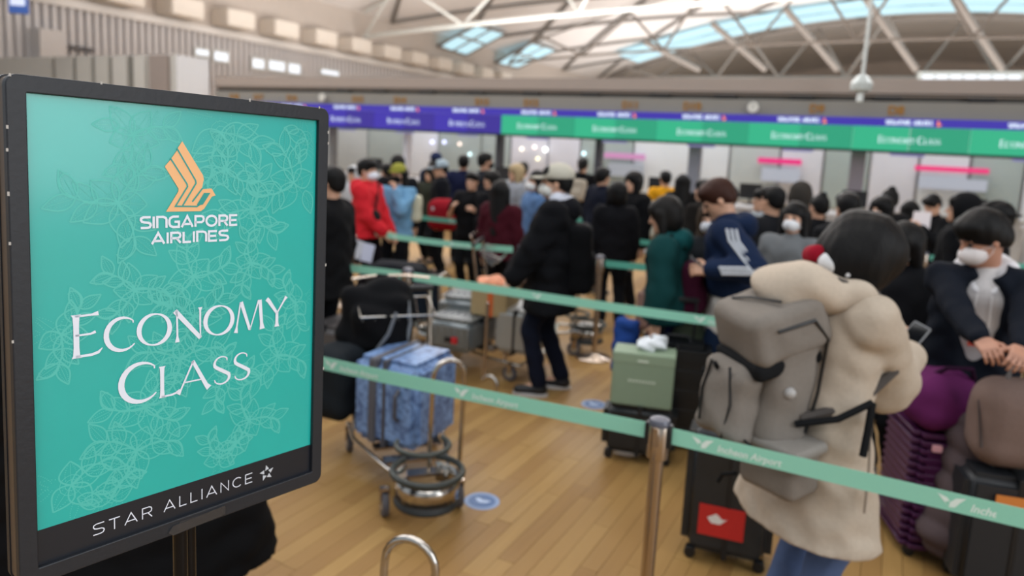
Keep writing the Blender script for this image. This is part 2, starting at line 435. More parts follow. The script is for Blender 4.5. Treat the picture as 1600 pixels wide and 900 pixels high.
# ---- vaulted ceiling over the whole hall
def roof_z(X): return 15.3 - .0062 * (X - .5) ** 2
ROOFM = mat('#d2cdca', .8, 0, 'plain', .35, .1, 0)
bm_v = []; bm_f = []
xs = [-30.5 + 61.5 * i / 40 for i in range(41)]; ys = [6 + 106 * j / 40 for j in range(41)]
mb = MB()
mb.v = [(x, y, roof_z(x)) for y in ys for x in xs]
mb.f = [(j * 41 + i, (j + 1) * 41 + i, (j + 1) * 41 + i + 1, j * 41 + i + 1) for j in range(40) for i in range(40)]; mb.sm = [True] * len(mb.f)
n0 = len(mb.v)
mb.v += [(x, y, roof_z(x) + .4) for y in ys for x in xs]
mb.f += [tuple(q + n0 for q in f[::-1]) for f in mb.f[:1600]]; mb.sm += [True] * 1600
ceiling = mb.build('ceiling', ROOFM); ceiling['kind'] = 'structure'
BEAM = mat('#8d857e', .6, .1, 'plain', 5, .1, 0); BEAMD = mat('#7d7873', .6, .1, 'plain', 5, .1, 0); PALE = mat('#c3c4bf', .5, .1, 'plain', 5, .08, 0)
# diagonal lattice ribs under the roof
for fam in (1, -1):
    for c in range(-96, 140, 9):
        pts = []
        for i in range(60):
            X = -30 + i; Y = c + fam * (X + 30) * 1.05
            if 9 < Y < 76: pts.append((X, Y, roof_z(X) - .18))
        if len(pts) > 3: MB().tube(pts[::2] + [pts[-1]], .13, 6).build('roof_rib', BEAMD, ceiling)
# cross arches (trusses): lower chord, web bars
def truss(Y, low, step, rl, rw, m):
    X = -29.5; lp = []
    while X <= 30: lp.append((X, Y, low(X))); X += 1.0
    MB().tube(lp, rl, 8).build('truss_chord', m, ceiling)
    MB().tube([(p[0], Y, roof_z(p[0]) - .3) for p in lp], rl * .8, 8).build('truss_chord', m, ceiling)
    X = -29.5; k = 0
    while X + step <= 30:
        a = V(X, Y, low(X)); b = V(X + step / 2, Y + (1.5 if k % 2 else -1.5), roof_z(X + step / 2) - .3); c = V(X + step, Y, low(X + step))
        if b.z - a.z > .3:
            MB().tube([a, b], rw, 6).build('truss_web', m, ceiling); MB().tube([b, c], rw, 6).build('truss_web', m, ceiling)
        X += step; k += 1
truss(35.6, lambda X: 9.2 - .0012 * (X - 3) ** 2, 7.0, .13, .09, PALE)
truss(54, lambda X: 9.9 - .0012 * (X - 3) ** 2, 6.5, .10, .10, BEAM)
truss(76, lambda X: 9.7, 6.0, .2, .14, BEAM)
for k in range(9):                         # heavier slanting struts of the far arch
    X = -22 + k * 6
    MB().tube([(X, 66, roof_z(X) - .3), (X + 4.2, 70, 9.8)], .28, 8).build('strut', BEAM, ceiling)
# skylights: one long band following the arch, two rhombs to the left
SKY = mat('#bfe6f2', .3, 0, 'flat', emit=1.0)
mb = MB(); N = 40
for i in range(N):
    X0 = -25 + 46 * i / N; X1 = -25 + 46 * (i + 1) / N
    for (Ya, Yb) in ((66.5, 69.8), (70.2, 73.5)):
        mb.add([(X0, Ya, roof_z(X0) - .35), (X1, Ya, roof_z(X1) - .35), (X1, Yb, roof_z(X1) - .35), (X0, Yb, roof_z(X0) - .35)], [(0, 1, 2, 3)])
mb.build('skylight_band', SKY, ceiling)
for q in (((685, 72), (745, 38), (790, 52), (728, 86)), ((775, 98), (832, 66), (870, 78), (808, 106))):
    pts = []
    for px, py in q:
        r = ray(px, py); t = 20 / r.length
        for _ in range(4000):
            p = EYE + r * t
            if p.z > roof_z(p.x) - .3 or p.x < -30: break
            t += .05 / r.length
        pts.append(p)
    g = MB().add(pts, [(0, 1, 2, 3)]).build('skylight', SKY, ceiling)
    fr = MB(); fr.tube(pts, .14, 6, closed=True); fr.tube([(pts[0] + pts[1]) / 2, (pts[2] + pts[3]) / 2], .1, 6); fr.tube([(pts[1] + pts[2]) / 2, (pts[0] + pts[3]) / 2], .1, 6)
    fr.build('skylight_frame', BEAM, g)

# ---- left wall: ribbed cladding, clerestory, edge boxes
WALLG = mat('#c2bfbf', .7, 0, 'plain', 3, .06, 0)
mb = MB(); mb.box((-30.6, 6, 0), (-30.15, 74, 6.5)); wl = mb.build('wall_left', WALLG); wl['kind'] = 'structure'
mb = MB()
for i in range(118): mb.box((-30.15, 14 + i * .34, 0), (-30.0, 14.17 + i * .34, 6.45))
o = mb.build('rib_cladding', mat('#c9c6c6', .6, 0, 'plain', 3, .05, 0), wl); o['kind'] = 'stuff'
MB().box((-30.2, 6, 6.45), (-29.8, 74, 6.75)).build('top_rail', mat('#d4d0cc', .5, 0, 'plain', 3, .04, 0), wl)
LITW = mat('#eef3fb', .4, 0, 'flat', emit=1.0)
for a, b, c, d in ((303, 76, 328, 88), (332, 80, 358, 97), (392, 91, 414, 108), (418, 94, 446, 112), (449, 99, 470, 116), (500, 108, 530, 119)):
    p = atX(a, b, -29.95); q = atX(c, d, -29.95)
    f = MB().box((-30.0, p.y, q.z - .1), (-29.93, q.y, p.z + .1)).build('window_frame', PALE, wl)
    MB().box((-29.93, p.y + .1, q.z), (-29.9, q.y - .1, p.z)).build('pane', LITW, f)
o = MB().box((-30.5, 6, 6.75), (-30.2, 112, 9.5)).build('upper_band', mat('#b8ada3', .7, 0, 'plain', 3, .05, 0), wl)
for i in range(14):
    y = 13 + i * 3.0
    MB().box((-30.2, y, 6.9), (-29.0, y + 1.7, 7.7), bev=.05).build('edge_box', mat('#d8cfc4', .5, 0, 'plain', 3, .04, 0), wl)
p = atX(66, 64, -29.9); q = atX(146, 83, -29.9)
gr = MB()
for i in range(12):
    yy = p.y + (q.y - p.y) * i / 12; gr.box((-29.99, yy, q.z), (-29.9, yy + .22, p.z))
gr.build('vent_grille', mat('#6e6b6d', .6, 0, 'plain', 5, .1, 0), wl)
# far end wall
o = MB().box((-30.6, 110, 0), (31.5, 110.4, 16)).build('wall_front', mat('#cdbfb4', .8, 0, 'plain', .5, .05, 0)); o['kind'] = 'structure'
p = atY(1440, 117, 74); q = atY(1596, 125, 74)
w1 = MB().box((p.x - .3, 74.1, q.z - .3), (q.x + .3, 74.3, p.z + .3)).build('window_1', PALE); w1['kind'] = 'structure'
for i in range(7):
    x0 = p.x + (q.x - p.x) * i / 7
    MB().box((x0 + .08, 74.0, q.z), (x0 + (q.x - p.x) / 7 - .08, 74.12, p.z)).build('pane', LITW, w1)
MB().box((p.x - 14, 74.3, 8.6), (31, 74.5, 9.0)).build('sill_beam', BEAM, w1)

# ---- pale service block left of the counters
BLK = mat('#b3b1ac', .7, 0, 'plain', 3, .04, 0)
tl = atY(-60, 88, 14); tr = atY(275, 88, 14); zt = 1.95 + .1445 * 14
blk = MB().box((tl.x - 2, 14, 0), (tr.x, 15.05, zt)).build('service_block', BLK)
blk['kind'] = 'structure'
for i, (a, b, c) in enumerate(((0, 84, '#b3b1ac'), (90, 116, '#b1afaa'), (123, 145, '#b4b2ac'), (152, 172, '#b5b3ad'), (179, 201, '#b7b5b0'), (212, 229, '#b7b5b0'), (236, 264, '#8b807a'))):
    A = atY(a, 150, 13.95); B = atY(b, 150, 13.95)
    MB().box((A.x, 13.9, .1), (B.x, 14.0, zt - .02)).build('wall_panel', mat(c, .7, 0, 'plain', 3, .04, 0), blk)
for a, b in ((84, 90), (116, 123), (145, 152), (172, 179), (201, 212)):
    A = atY(a, 150, 13.97); B = atY(b, 150, 13.97)
    MB().box((A.x, 13.97, .1), (B.x, 14.02, zt - .02)).build('dark_recess', mat('#6a6862', .7, 0, 'plain', 3, .04, 0), blk)
MB().box((tr.x, 14.0, 0), (tr.x + .06, 15.05, zt)).build('end_panel', mat('#c9cacd', .6, 0, 'plain', 3, .03, 0), blk)  # the lit end face, its brightness put into a paler colour
a = atY(0, 42, 16.5); b = atY(62, 46, 16.5)
o = MB().box((-36, 16.5, 0), (b.x, 17.5, 1.95 + .21 * 16.5)).build('wall_panel_block', mat('#c6c2c0', .7, 0, 'plain', 3, .04, 0)); o['kind'] = 'structure'
# hanging blue sign at the far left
a = atd(15, -6, 55); b = atd(43, 22, 55); hs = empty('hanging_sign', ((a.x + b.x) / 2, (a.y + b.y) / 2, b.z), math.radians(HEAD0 + 5), 'blue and white hanging information sign high up at far left', 'sign')
MB().box((-.26, -.04, 0), (.26, .04, .62), bev=.01).build('sign_box', mat('#3a62b4', .5, 0, 'plain', 5, .05, 0), hs)
MB().box((-.2, -.05, .22), (.2, -.042, .56)).build('white_field', mat('#dfe8ff', .5, 0, 'flat', emit=.8), hs)
for sx in (-.2, .2): MB().tube([(sx, 0, .62), (sx, 0, 6)], .012, 6).build('hanger', STEEL, hs)

# ---- check-in island: canopy with lit display panels
YC = 14.0
zf_top = atY(1030, 122, YC).z; z_dk = atY(910, 144, YC).z; z_bt = atY(900, 172.5, YC).z; z_gt = atY(900, 183, YC).z; z_gb = atY(900, 214, YC).z
xL = atY(335, 150, YC).x; xR = atY(1760, 200, YC).x
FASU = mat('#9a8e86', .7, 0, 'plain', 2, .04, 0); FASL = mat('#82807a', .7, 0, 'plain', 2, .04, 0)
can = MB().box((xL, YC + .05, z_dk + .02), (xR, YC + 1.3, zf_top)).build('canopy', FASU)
can['kind'] = 'structure'
MB().box((xL, YC + .12, z_dk - .1), (xR, YC + 1.2, z_dk + .02)).build('recessed_strip', mat('#55514d', .8, 0, 'plain', 2, .04, 0), can)  # recessed strip in one even dark tone
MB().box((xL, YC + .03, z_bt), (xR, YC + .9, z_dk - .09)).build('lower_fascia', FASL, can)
MB().box((xL, YC + .05, z_dk + .0), (xR, YC + .12, z_dk + .045)).build('drip_edge', mat('#93877e', .7, 0, 'plain', 2, .04, 0), can)
for px in (535, 590, 664, 742, 828, 921, 1030, 1133, 1253, 1388, 1535):
    X = atY(px, 145, YC).x
    d = MB().box((X - .2, YC + .02, z_dk - .07), (X + .2, YC + .14, z_dk - .005), bev=.008).build('downlight', mat('#161618', .5, 0, 'plain', 5, .05, 0), can)
ORG = mat('#b07a28', .5, 0, 'flat', emit=.35)
MF = lambda x, y, z: Matrix(((1, 0, 0, x), (0, 0, -1, y), (0, 1, 0, z), (0, 0, 0, 1)))   # xy drawing -> upright, facing the camera side
for px, txt in ((365, 'D18'), (403, 'D17'), (455, 'D16'), (558, 'D15'), (624, 'D14'), (752, 'D13'), (829, 'D12'), (983, 'D11'), (1081, 'D10'), (1276, 'D9'), (1400, 'D8')):
    p = atY(px, 164 + (px - 980) * .022, YC)
    me = font_mesh(txt, .2, 0, .006, .006); w = max(v.co.x for v in me.vertices)
    o = link('counter_number', me, ORG, can); o.matrix_world = MF(p.x - w / 2, YC + .02, (z_bt + z_dk - .09) / 2 - .07)
GREEN = mat('#2aa57c', .4, 0, 'flat', emit=.98); BLUE = mat('#372a9e', .4, 0, 'flat', emit=.95); BLUE2 = mat('#33258a', .4, 0, 'flat', emit=.95)
WHT = mat('#e4f3ff', .4, 0, 'flat', emit=.95); ORT = mat('#ff8a50', .4, 0, 'flat', emit=.9); LAV = mat('#c9c4f2', .4, 0, 'flat', emit=.8)
GREEN2 = mat('#239370', .4, 0, 'flat', emit=.98)
xa = atY(962, 200, YC).x; xb = atY(1097, 207, YC).x; dX = xb - xa
xgl = atY(785, 200, YC).x
k0 = math.ceil((xL + .2 - xa) / dX)
names = {}
for k in range(k0, 9):
    xc = xa + k * dX
    if xc > xR: break
    eco = xc > xgl
    ds = empty('display_panel', (xc, YC, 0), 0); ds.parent = can
    for s in (0, 1):
        x0 = -dX / 2 + s * dX / 2
        m = (GREEN if s == 0 else GREEN2) if eco else (BLUE if s == 0 else BLUE2)
        if k == -1 or True:
            xs0, xs1 = x0, x0 + dX / 2
            if eco and xc + xs0 < xgl: xs0 = xgl - xc
        MB().box((xs0 + .004, -.06, z_gb), (xs1 - .004, .03, z_gt - .006)).build('screen', m, ds)
    MB().box((-dX / 2, -.06, z_gt), (dX / 2, .03, z_bt)).build('name_strip', BLUE, ds)
    MB().box((-dX / 2, -.05, z_gb - .045), (dX / 2, .05, z_gb)).build('lower_rail', mat('#1f3533', .5, 0, 'plain', 5, .05, 0), ds)
    tb = MB()
    if eco: segs = [('E', .2), ('CONOMY', .155), (' ', .12), ('C', .2), ('LASS', .155)]
    else: segs = [('B', .2), ('USINESS', .155), (' ', .12), ('C', .2), ('LASS', .155)]
    tmp = MB(); wid = serif_text(tmp, segs, 0, 0, .9, Matrix())
    sc = .86 * dX * .62 / wid * 1.0
    zc = (z_gb + z_gt) / 2 - .075
    serif_text(tb, [(a, h * sc * 1.0) for a, h in segs], -wid * sc / 2, 0, .9, MF(0, -.066, zc))
    tb.build('class_lettering', WHT, ds)
    tb = MB(); hh = (z_bt - z_gt) * .5; gw = geo_width('SINGAPORE AIRLINES', hh, 1.0); s1 = dX * .4 / gw
    geo_text(tb, 'SINGAPORE AIRLINES', -dX * .22, 0, hh, s1, hh * .2, MF(0, -.066, z_gt + (z_bt - z_gt) * .25))
    tb.build('airline_lettering', WHT, ds)
    tb = MB(); u = hh * 1.3
    tb.add([MF(dX * .21, -.066, z_gt + .02) @ V(a * u, b * u, 0) for a, b in ((0, 0), (.6, 0), (.95, .45), (.55, .4), (.35, 1.1), (0, .7), (.25, .35))], [tuple(range(7))])
    tb.build('bird_emblem', ORT, ds)
    MB().box((-dX * .15, -.02, z_gb - .085), (dX * .15, .02, z_gb - .035), bev=.008).build('status_display', mat('#8f8fc4', .5, 0, 'flat', emit=.6), ds)
# clocks and the ceiling camera pod
for px, py, g in ((1177, 168, .1), (566 - 62, 152, .09)):
    p = atY(px, py, YC - .06); c = empty('wall_clock', p, 0, 'small round white wall clock on the grey fascia ' + ('between green screens' if px > 900 else 'just right of the big sign'), 'clock')
    R = Matrix.Rotation(pi / 2, 4, 'X')
    MB().lathe([(.09, 0), (.1, .02), (.09, .04)], n=20, M=R).build('case', mat('#cfcfca', .5, 0, 'plain', 5, .05, 0), c)
    MB().box((-.006, -.045, 0), (.006, -.041, .06)).build('hand', BLACKP, c)
p = atd(1343, 160, 95); c = empty('camera_pod', p, 0, 'white camera pod hanging from the ceiling above the green displays', 'camera')
w = MB().lathe([(.02, .0), (.05, .02), (.05, .12), (.03, .16)]).build('lens_stub', mat('#dfe4e4', .4, 0, 'plain', 5, .05, 0), c)
MB().lathe([(.06, .16), (.16, .2), (.17, .3), (.1, .4), (.06, .44)]).build('housing', mat('#b9c0bf', .4, 0, 'plain', 5, .05, 0), c)
MB().tube([(0, 0, .42), (0, 0, 9)], .03, 8).build('drop_rod', mat('#c8ccca', .4, 0, 'plain', 5, .05, 0), c)

# ---- glass and posts behind the counters
PANE = mat('#a9b4b6', .15, 0, 'plain', 1.2, .12, 0); PANE2 = mat('#bfc4cb', .2, 0, 'plain', 1.2, .12, 0)
bw = MB().box((xL, YC + 3.2, 0), (xR + 8, YC + 3.4, 3.0)).build('wall_counter_backing', mat('#a8a9ac', .6, 0, 'plain', 2, .08, 0)); bw['kind'] = 'structure'
x = xL; k = 0; rg = random.Random(5)
while x < xR + 7:
    w = rg.choice((.9, 1.1, 1.4)); MB().box((x + .03, YC + 3.12, .95), (x + w - .03, YC + 3.2, 2.75)).build('glass_panel', mat(rg.choice(('#9ca8a8', '#ccd2da', '#b0b8bb', '#c9cbd6')), .2, 0, 'plain', 1.3, .12, 0), bw)
    x += w; k += 1
MB().box((xL, YC + 3.1, 2.75), (xR + 8, YC + 3.2, 2.95)).build('head_rail', mat('#8d8a8e', .5, 0, 'plain', 5, .05, 0), bw)
for px, w, c in ((636, .1, '#cfcfd6'), (780, .12, '#3f3f44'), (935, .12, '#45424a'), (1085, .22, '#7f8089'), (1340, .24, '#857b80'), (520, .12, '#77797c')):
    X = atY(px, 260, YC + .4).x
    o = MB().box((X - w / 2, YC + .3, 0), (X + w / 2, YC + .5, z_gb + .1)).build('trim_post', mat(c, .5, .2, 'plain', 4, .05, 0)); o['kind'] = 'structure'
# bright things at the glass line: shop strips, and globes standing in for lamp reflections
def glow(px0, py0, px1, py1, Y, c, e, name, parent):
    a = atY(px0, py0, Y); b = atY(px1, py1, Y)
    return MB().box((a.x, Y - .03, min(a.z, b.z)), (b.x, Y, max(a.z, b.z)), bev=.004).build(name, mat(c, .4, 0, 'flat', emit=e), parent)
YB = YC + 3.08
for i, (a, b, c, d, col, e) in enumerate(((1185, 246, 1252, 258, '#d8307a', .9), (1430, 258, 1545, 272, '#dd3a78', .9), (945, 238, 1008, 250, '#c488b4', .8))):
    ss = empty('shop_sign', (0, 0, 0), 0, ('magenta lit shop strip between the grey posts behind counters', 'long magenta lit shop strip at the right behind counters', 'faint pink lit strip behind the third dark post')[i], 'sign')
    glow(a, b, c, d, YB, col, e, 'light_strip', ss)
    glow(a + 6, d + 4, c - 4, d + 28, YB, '#b8bdca' if i < 2 else '#a9adb6', .6, 'lit_opening', ss)
for i, (px, py, r, col) in enumerate(((675, 222, .05, '#cfd4ff'), (694, 222, .05, '#cfd4ff'), (718, 225, .045, '#f0d8cc'), (734, 241, .045, '#d8fbff'), (815, 233, .05, '#efe3cf'), (835, 230, .05, '#f0dcd6'), (852, 234, .065, '#ffffff'), (840, 248, .045, '#f4edc4'), (912, 240, .05, '#c8ecf6'))):
    p = atY(px, py, YB - .05)
    l = MB().lathe([(.01, -r), (r * .7, -r * .7), (r, 0), (r * .7, r * .7), (.01, r)], n=14).build('reflection_globe', mat(col, .4, 0, 'flat', emit=2.2)); l.location = p  # glowing globe put in for a lamp's reflection on the glass
    tag(l, ('leftmost of the small glowing lamp reflections on the counter glass', 'second small glowing lamp reflection from the left on the glass', 'third, peach-tinted small lamp reflection from the left on the glass', 'pale cyan lamp reflection low beside the black-masked man', 'cream lamp reflection, left one of the cluster of four', 'pinkish lamp reflection in the middle of the cluster of four', 'brightest white lamp reflection of the cluster above the off-white cap', 'yellowish lamp reflection lowest in the cluster above the off-white cap', 'pale blue lamp reflection just left of the dark counter post')[i], 'reflection', 'lamp reflections on the counter glass')
# counters with monitors and staff
NTH = ('first', 'second', 'third', 'fourth', 'fifth', 'sixth', 'seventh', 'eighth', 'ninth')
for k in range(-4, 5):
    xc = xa + (k + .5) * dX
    c = empty('check_in_counter', (xc, YC - .2, 0), 0, 'white check-in counter desk, %s of nine along the lit displays from the left' % NTH[k + 4], 'counter', 'check-in counters')
    MB().box((-dX / 2 + .03, -.35, 0), (dX / 2 - .35, .35, 1.02), bev=.02).build('desk_body', mat('#c4c4c6', .5, 0, 'plain', 4, .05, 0), c)
    MB().box((-dX / 2, -.42, 1.02), (dX / 2 - .32, .42, 1.08), bev=.01).build('desk_top', mat('#d6d6da', .35, 0, 'plain', 4, .05, 0), c)
    MB().box((dX / 2 - .32, -.4, 0), (dX / 2, .6, .45), bev=.02).build('baggage_scale', STEEL, c)
    m = empty('monitor', (xc + .15, YC - .15, 1.08), 0, 'small dark monitor on the %s check-in counter from the left' % NTH[k + 4], 'monitor', 'monitors on the check-in counters')
    MB().box((-.2, -.02, .1), (.2, .02, .38), bev=.006).build('screen', BLACKP, m); MB().box((-.02, -.02, 0), (.02, .02, .1)).build('stand', BLACKP, m)
    MB().box((-.1, -.08, 0), (.1, .08, .012)).build('foot', BLACKP, m)

# ================================================================== THE SIGN
SO = V(-0.95450068, 0.50528555, 1.36292344 - 0.0); SU = V(0.18850814, 0.98182572, -0.02197562); SV = V(-0.01232066, 0.02473939, 0.99961801); SN = V(0.98199434, -0.18816538, 0.01676031)
SW, SH = .4304, .62
MS = Matrix(((SU.x, SV.x, SN.x, 0), (SU.y, SV.y, SN.y, 0), (SU.z, SV.z, SN.z, 0), (0, 0, 0, 1)))
base_u = .488 * SW
foot = SO + SU * base_u
sign = empty('sign_stand', (foot.x - SN.x * .02, foot.y - SN.y * .02, 0), 0, 'black framed economy class sign with green poster on a slim black pole', 'sign')
MT = Matrix.Translation(SO - sign.location) @ MS      # sign plane (metres) -> sign local
FR = mat('#171b23', .5, 0, 'plain', 120, .12, .1); FRB = mat('#5a4c40', .5, .2, 'plain', 60, .1, .05)
def rr(x0, y0, x1, y1, r, n=6):
    p = []
    for cx, cy, a0 in ((x1 - r, y0 + r, -90), (x1 - r, y1 - r, 0), (x0 + r, y1 - r, 90), (x0 + r, y0 + r, 180)):
        p += _arc(cx, cy, r, r, a0, a0 + 90, n)
    return p
ox0, oy0, ox1, oy1 = -.052 * SW, -.037 * SH, 1.047 * SW, 1.035 * SH
def ringmesh(outer, inner, z0, z1, M):
    mb = MB(); n = len(outer)
    vs = [V(x, y, z) for z in (z0, z1) for x, y in outer] + [V(x, y, z) for z in (z0, z1) for x, y in inner]
    fs = []
    for i in range(n):
        j = (i + 1) % n
        fs += [(i, j, n + j, n + i), (2 * n + j, 2 * n + i, 3 * n + i, 3 * n + j), (n + i, n + j, 3 * n + j, 3 * n + i), (j, i, 2 * n + i, 2 * n + j)]
    mb.add([M @ v for v in vs], fs); return mb
out_ = rr(ox0, oy0, ox1, oy1, .014); inn = rr(0, 0, SW, SH, .0015)
fr = ringmesh(out_, inn, -.006, .007, MT).build('frame', FR, sign)
bv = fr.modifiers.new('bev', 'BEVEL'); bv.width = .0016; bv.segments = 2; bv.limit_method = 'ANGLE'
MB().prism(rr(ox0 + .001, oy0 + .001, ox1 - .001, oy1 - .001, .014), -.03, -.006, MT).build('frame_back', FRB, sign)
ringmesh(rr(ox0 - .0006, oy0 - .0006, ox1 + .0006, oy1 + .0006, .014), rr(ox0 + .004, oy0 + .004, ox1 - .004, oy1 - .004, .012), -.036, -.026, MT).build('rear_lip', FR, sign)
# poster (printed sheet) with a dark strip
def poster_mat():
    m = mat('#1ea59c', .33, 0, 'flat', coat=.35); return m
MB().box((0, .079 * SH, -.003), (SW, SH, 0), MT).build('poster', mat('#18b2aa', .32, 0, 'plain', 18, .05, .02, coat=.5), sign)
MB().box((0, 0, -.003), (SW, .079 * SH, .0002), MT).build('dark_strip', mat('#0e1520', .4, 0, 'plain', 18, .05, .02), sign)
UV = lambda u, v: (u * SW, v * SH)
GOLD = mat('#f6bd84', .5, 0, 'flat'); PW_ = mat('#e9eefb', .5, 0, 'flat'); PT = mat('#1c9a92', .4, 0, 'flat')
SIL = [(0.459, 0.923), (0.532, 0.845), (0.5355, 0.835), (0.528, 0.811), (0.564, 0.813), (0.579, 0.796), (0.565, 0.793), (0.537, 0.764), (0.525, 0.758), (0.403, 0.758), (0.445, 0.805), (0.446, 0.812), (0.401, 0.861), (0.401, 0.864), (0.418, 0.878), (0.422, 0.882), (0.441, 0.901), (0.445, 0.908)]
bird = MB(); bird.add([MT @ V(*UV(u, v), .0011) for u, v in SIL], [tuple(range(len(SIL)))[::-1]])
em = bird.build('bird_emblem', GOLD, sign)
gp = MB()
for L, w in (([(0.4185, 0.882), (0.475, 0.823), (0.477, 0.817), (0.435, 0.7705), (0.51, 0.7695), (0.518, 0.773)], .0022), ([(0.441, 0.905), (0.505, 0.832), (0.507, 0.825), (0.46, 0.772)], .0022), ([(0.494, 0.781), (0.530, 0.813)], .0022)):
    gp.ribbon([UV(*p) for p in L], w, .0015, MT)
gp.add([MT @ V(*UV(u, v), .0015) for u, v in [(0.536, 0.802), (0.559, 0.802), (0.532, 0.774), (0.515, 0.7715), (0.510, 0.774)]], [(0, 1, 2, 3, 4)])
gp.build('feather_gaps', PT, em)
def fit_geo(txt, u0, u1, v0, v1, w, m, name, wide=True, gap=.2):
    h = (v1 - v0) * SH; base = geo_width(txt, h, 1, gap, wide); sx = (u1 - u0) * SW / base
    mb = MB(); geo_text(mb, txt, u0 * SW, v0 * SH, h, sx, w, MT, .0013, gap, wide); mb.build(name, m, sign)
fit_geo('SINGAPORE', .318, .663, .7205, .7475, .0034, PW_, 'airline_lettering', gap=.12)
fit_geo('AIRLINES', .354, .628, .6835, .7095, .0034, PW_, 'airline_lettering', gap=.12)
fit_geo('STAR', .159, .352, .0255, .053, .0015, PW_, 'alliance_lettering', False, .28)
fit_geo('ALLIANCE', .39, .734, .0255, .053, .0015, PW_, 'alliance_lettering', False, .28)
# class lettering
def serif_fit(first, fh, rest_, h, u0, u1, v0, widths):
    mb = MB()
    for (ch, hh), (a, b) in zip([(first, fh)] + [(c, h) for c in rest_], widths):
        w, st = serif_glyph(ch); sx = (b - a) * SW / (w * hh * SH)
        for s in st:
            cl = s[0] == 'closed'; p, ww = (s[1], s[2]) if cl else s
            mb.ribbon([(a * SW + x * hh * SH * sx, v0 * SH + y * hh * SH) for x, y in p], [q * hh * SH * .96 for q in ww], .0013, MT, cl)
    return mb
serif_fit('E', .096, 'CONOMY', .079, 0, 0, .443, [(.104, .196), (.202, .306), (.302, .424), (.425, .536), (.532, .656), (.652, .784), (.782, .88)]).build('class_lettering', PW_, sign)
serif_fit('C', .096, 'LASS', .077, 0, 0, .3135, [(.244, .378), (.372, .445), (.437, .565), (.562, .642), (.642, .722)]).build('class_lettering', PW_, sign)
# five-pointed star of small triangles
st = MB()
for k in range(5):
    a = math.radians(90 + 72 * k); c = V(.796 * SW, .0385 * SH, 0) + V(math.cos(a), math.sin(a), 0) * .0078
    tri = [c + V(math.cos(a + t), math.sin(a + t), 0) * r for t, r in ((.25, .0062), (2.5, .0046), (-1.9, .0046))]
    for q in tri: q.z = .0013
    st.add([MT @ q for q in tri], [(0, 1, 2)])
st.build('star_emblem', mat('#c9cfd8', .4, 0, 'flat'), sign)
# printed botanical tracery
fl = MB(); rf = random.Random(11); FZ = [0.00015]
def fz():
    FZ[0] += 6e-8; return FZ[0]
def leaf(cx, cy, ang, L, w, dots=True):
    def tr(x, y): return (cx + x * math.cos(ang) - y * math.sin(ang), cy + x * math.sin(ang) + y * math.cos(ang))
    def ok(p): return .004 < p[0] < SW - .004 and .082 * SH < p[1] < SH - .004
    for s in (1, -1):
        pts = [tr(L * t, s * w * math.sin(pi * t ** .8)) for t in [i / 12 for i in range(13)]]
        if all(ok(p) for p in pts): fl.ribbon(pts, .0021, fz(), MT)
    pts = [tr(L * t, 0) for t in (0, .5, .9)]
    if all(ok(p) for p in pts): fl.ribbon(pts, .0007, fz(), MT)
    if dots:
        for s in (.5, -.5):
            for i in range(2, 11):
                t = i / 12; q = tr(L * t, s * w * math.sin(pi * t ** .8))
                if ok(q): fl.ribbon([(q[0] - .0006, q[1]), (q[0] + .0006, q[1])], .0011, fz(), MT)
def curl(cx, cy, ang, L, turn):
    pts = []; x, y, a = cx, cy, ang; n = 26
    for i in range(n):
        pts.append((x, y)); t = i / n; a += turn * (.04 + .5 * t ** 3); st_ = L / n * (1 - .55 * t); x += st_ * math.cos(a); y += st_ * math.sin(a)
    if all(.004 < p[0] < SW - .004 and .082 * SH < p[1] < SH - .004 for p in pts):
        fl.ribbon(pts, [.0024 - .001 * i / n for i in range(n)], fz(), MT); return pts
    return pts[:8]
def flower(cx, cy, R, a0):
    for k in range(5):
        leaf(cx, cy, a0 + k * 1.25 - 2.5, R * (1, .7, 1.1, .8, .9)[k], R * .3)
    for rr_ in (R * .16, R * .3):
        p = [(cx + rr_ * math.cos(2 * pi * i / 12), cy + rr_ * math.sin(2 * pi * i / 12)) for i in range(12)]
        if all(.004 < q[0] < SW - .004 and .082 * SH < q[1] < SH - .004 for q in p): fl.ribbon(p, .0009, fz(), MT, True)
spots = [(.1, .16), (.3, .2), (.12, .33), (.33, .3), (.08, .5), (.55, .22), (.62, .33), (.72, .2), (.9, .2), (.84, .36), (.6, .12), (.42, .13), (.92, .5), (.3, .58), (.12, .62), (.5, .6), (.72, .62), (.88, .68), (.72, .76), (.9, .83), (.78, .92), (.6, .95), (.25, .78), (.1, .86), (.3, .93), (.62, .86), (.2, .43), (.45, .4), (.95, .95), (.75, .48), (.22, .1), (.5, .5), (.86, .58)]
for (u, v) in spots[::3] + spots[1::3]:
    x, y = u * SW, v * SH; a = rf.uniform(0, 6.28); s = rf.uniform(1.25, 1.9)
    flower(x, y, .03 * s, a)
    for k in range(3):
        p = curl(x, y, a + 2.1 * k, .075 * s, rf.choice((-1, 1)))
        for q in (5, 11):
            if q < len(p):
                for sg in (1, -1): leaf(p[q][0], p[q][1], math.atan2(p[q][1] - p[q - 1][1], p[q][0] - p[q - 1][0]) + sg * .7, .022 * s, .0055 * s)
fl.build('printed_tracery', mat('#52c4b9', .4, 0, 'flat'), sign)
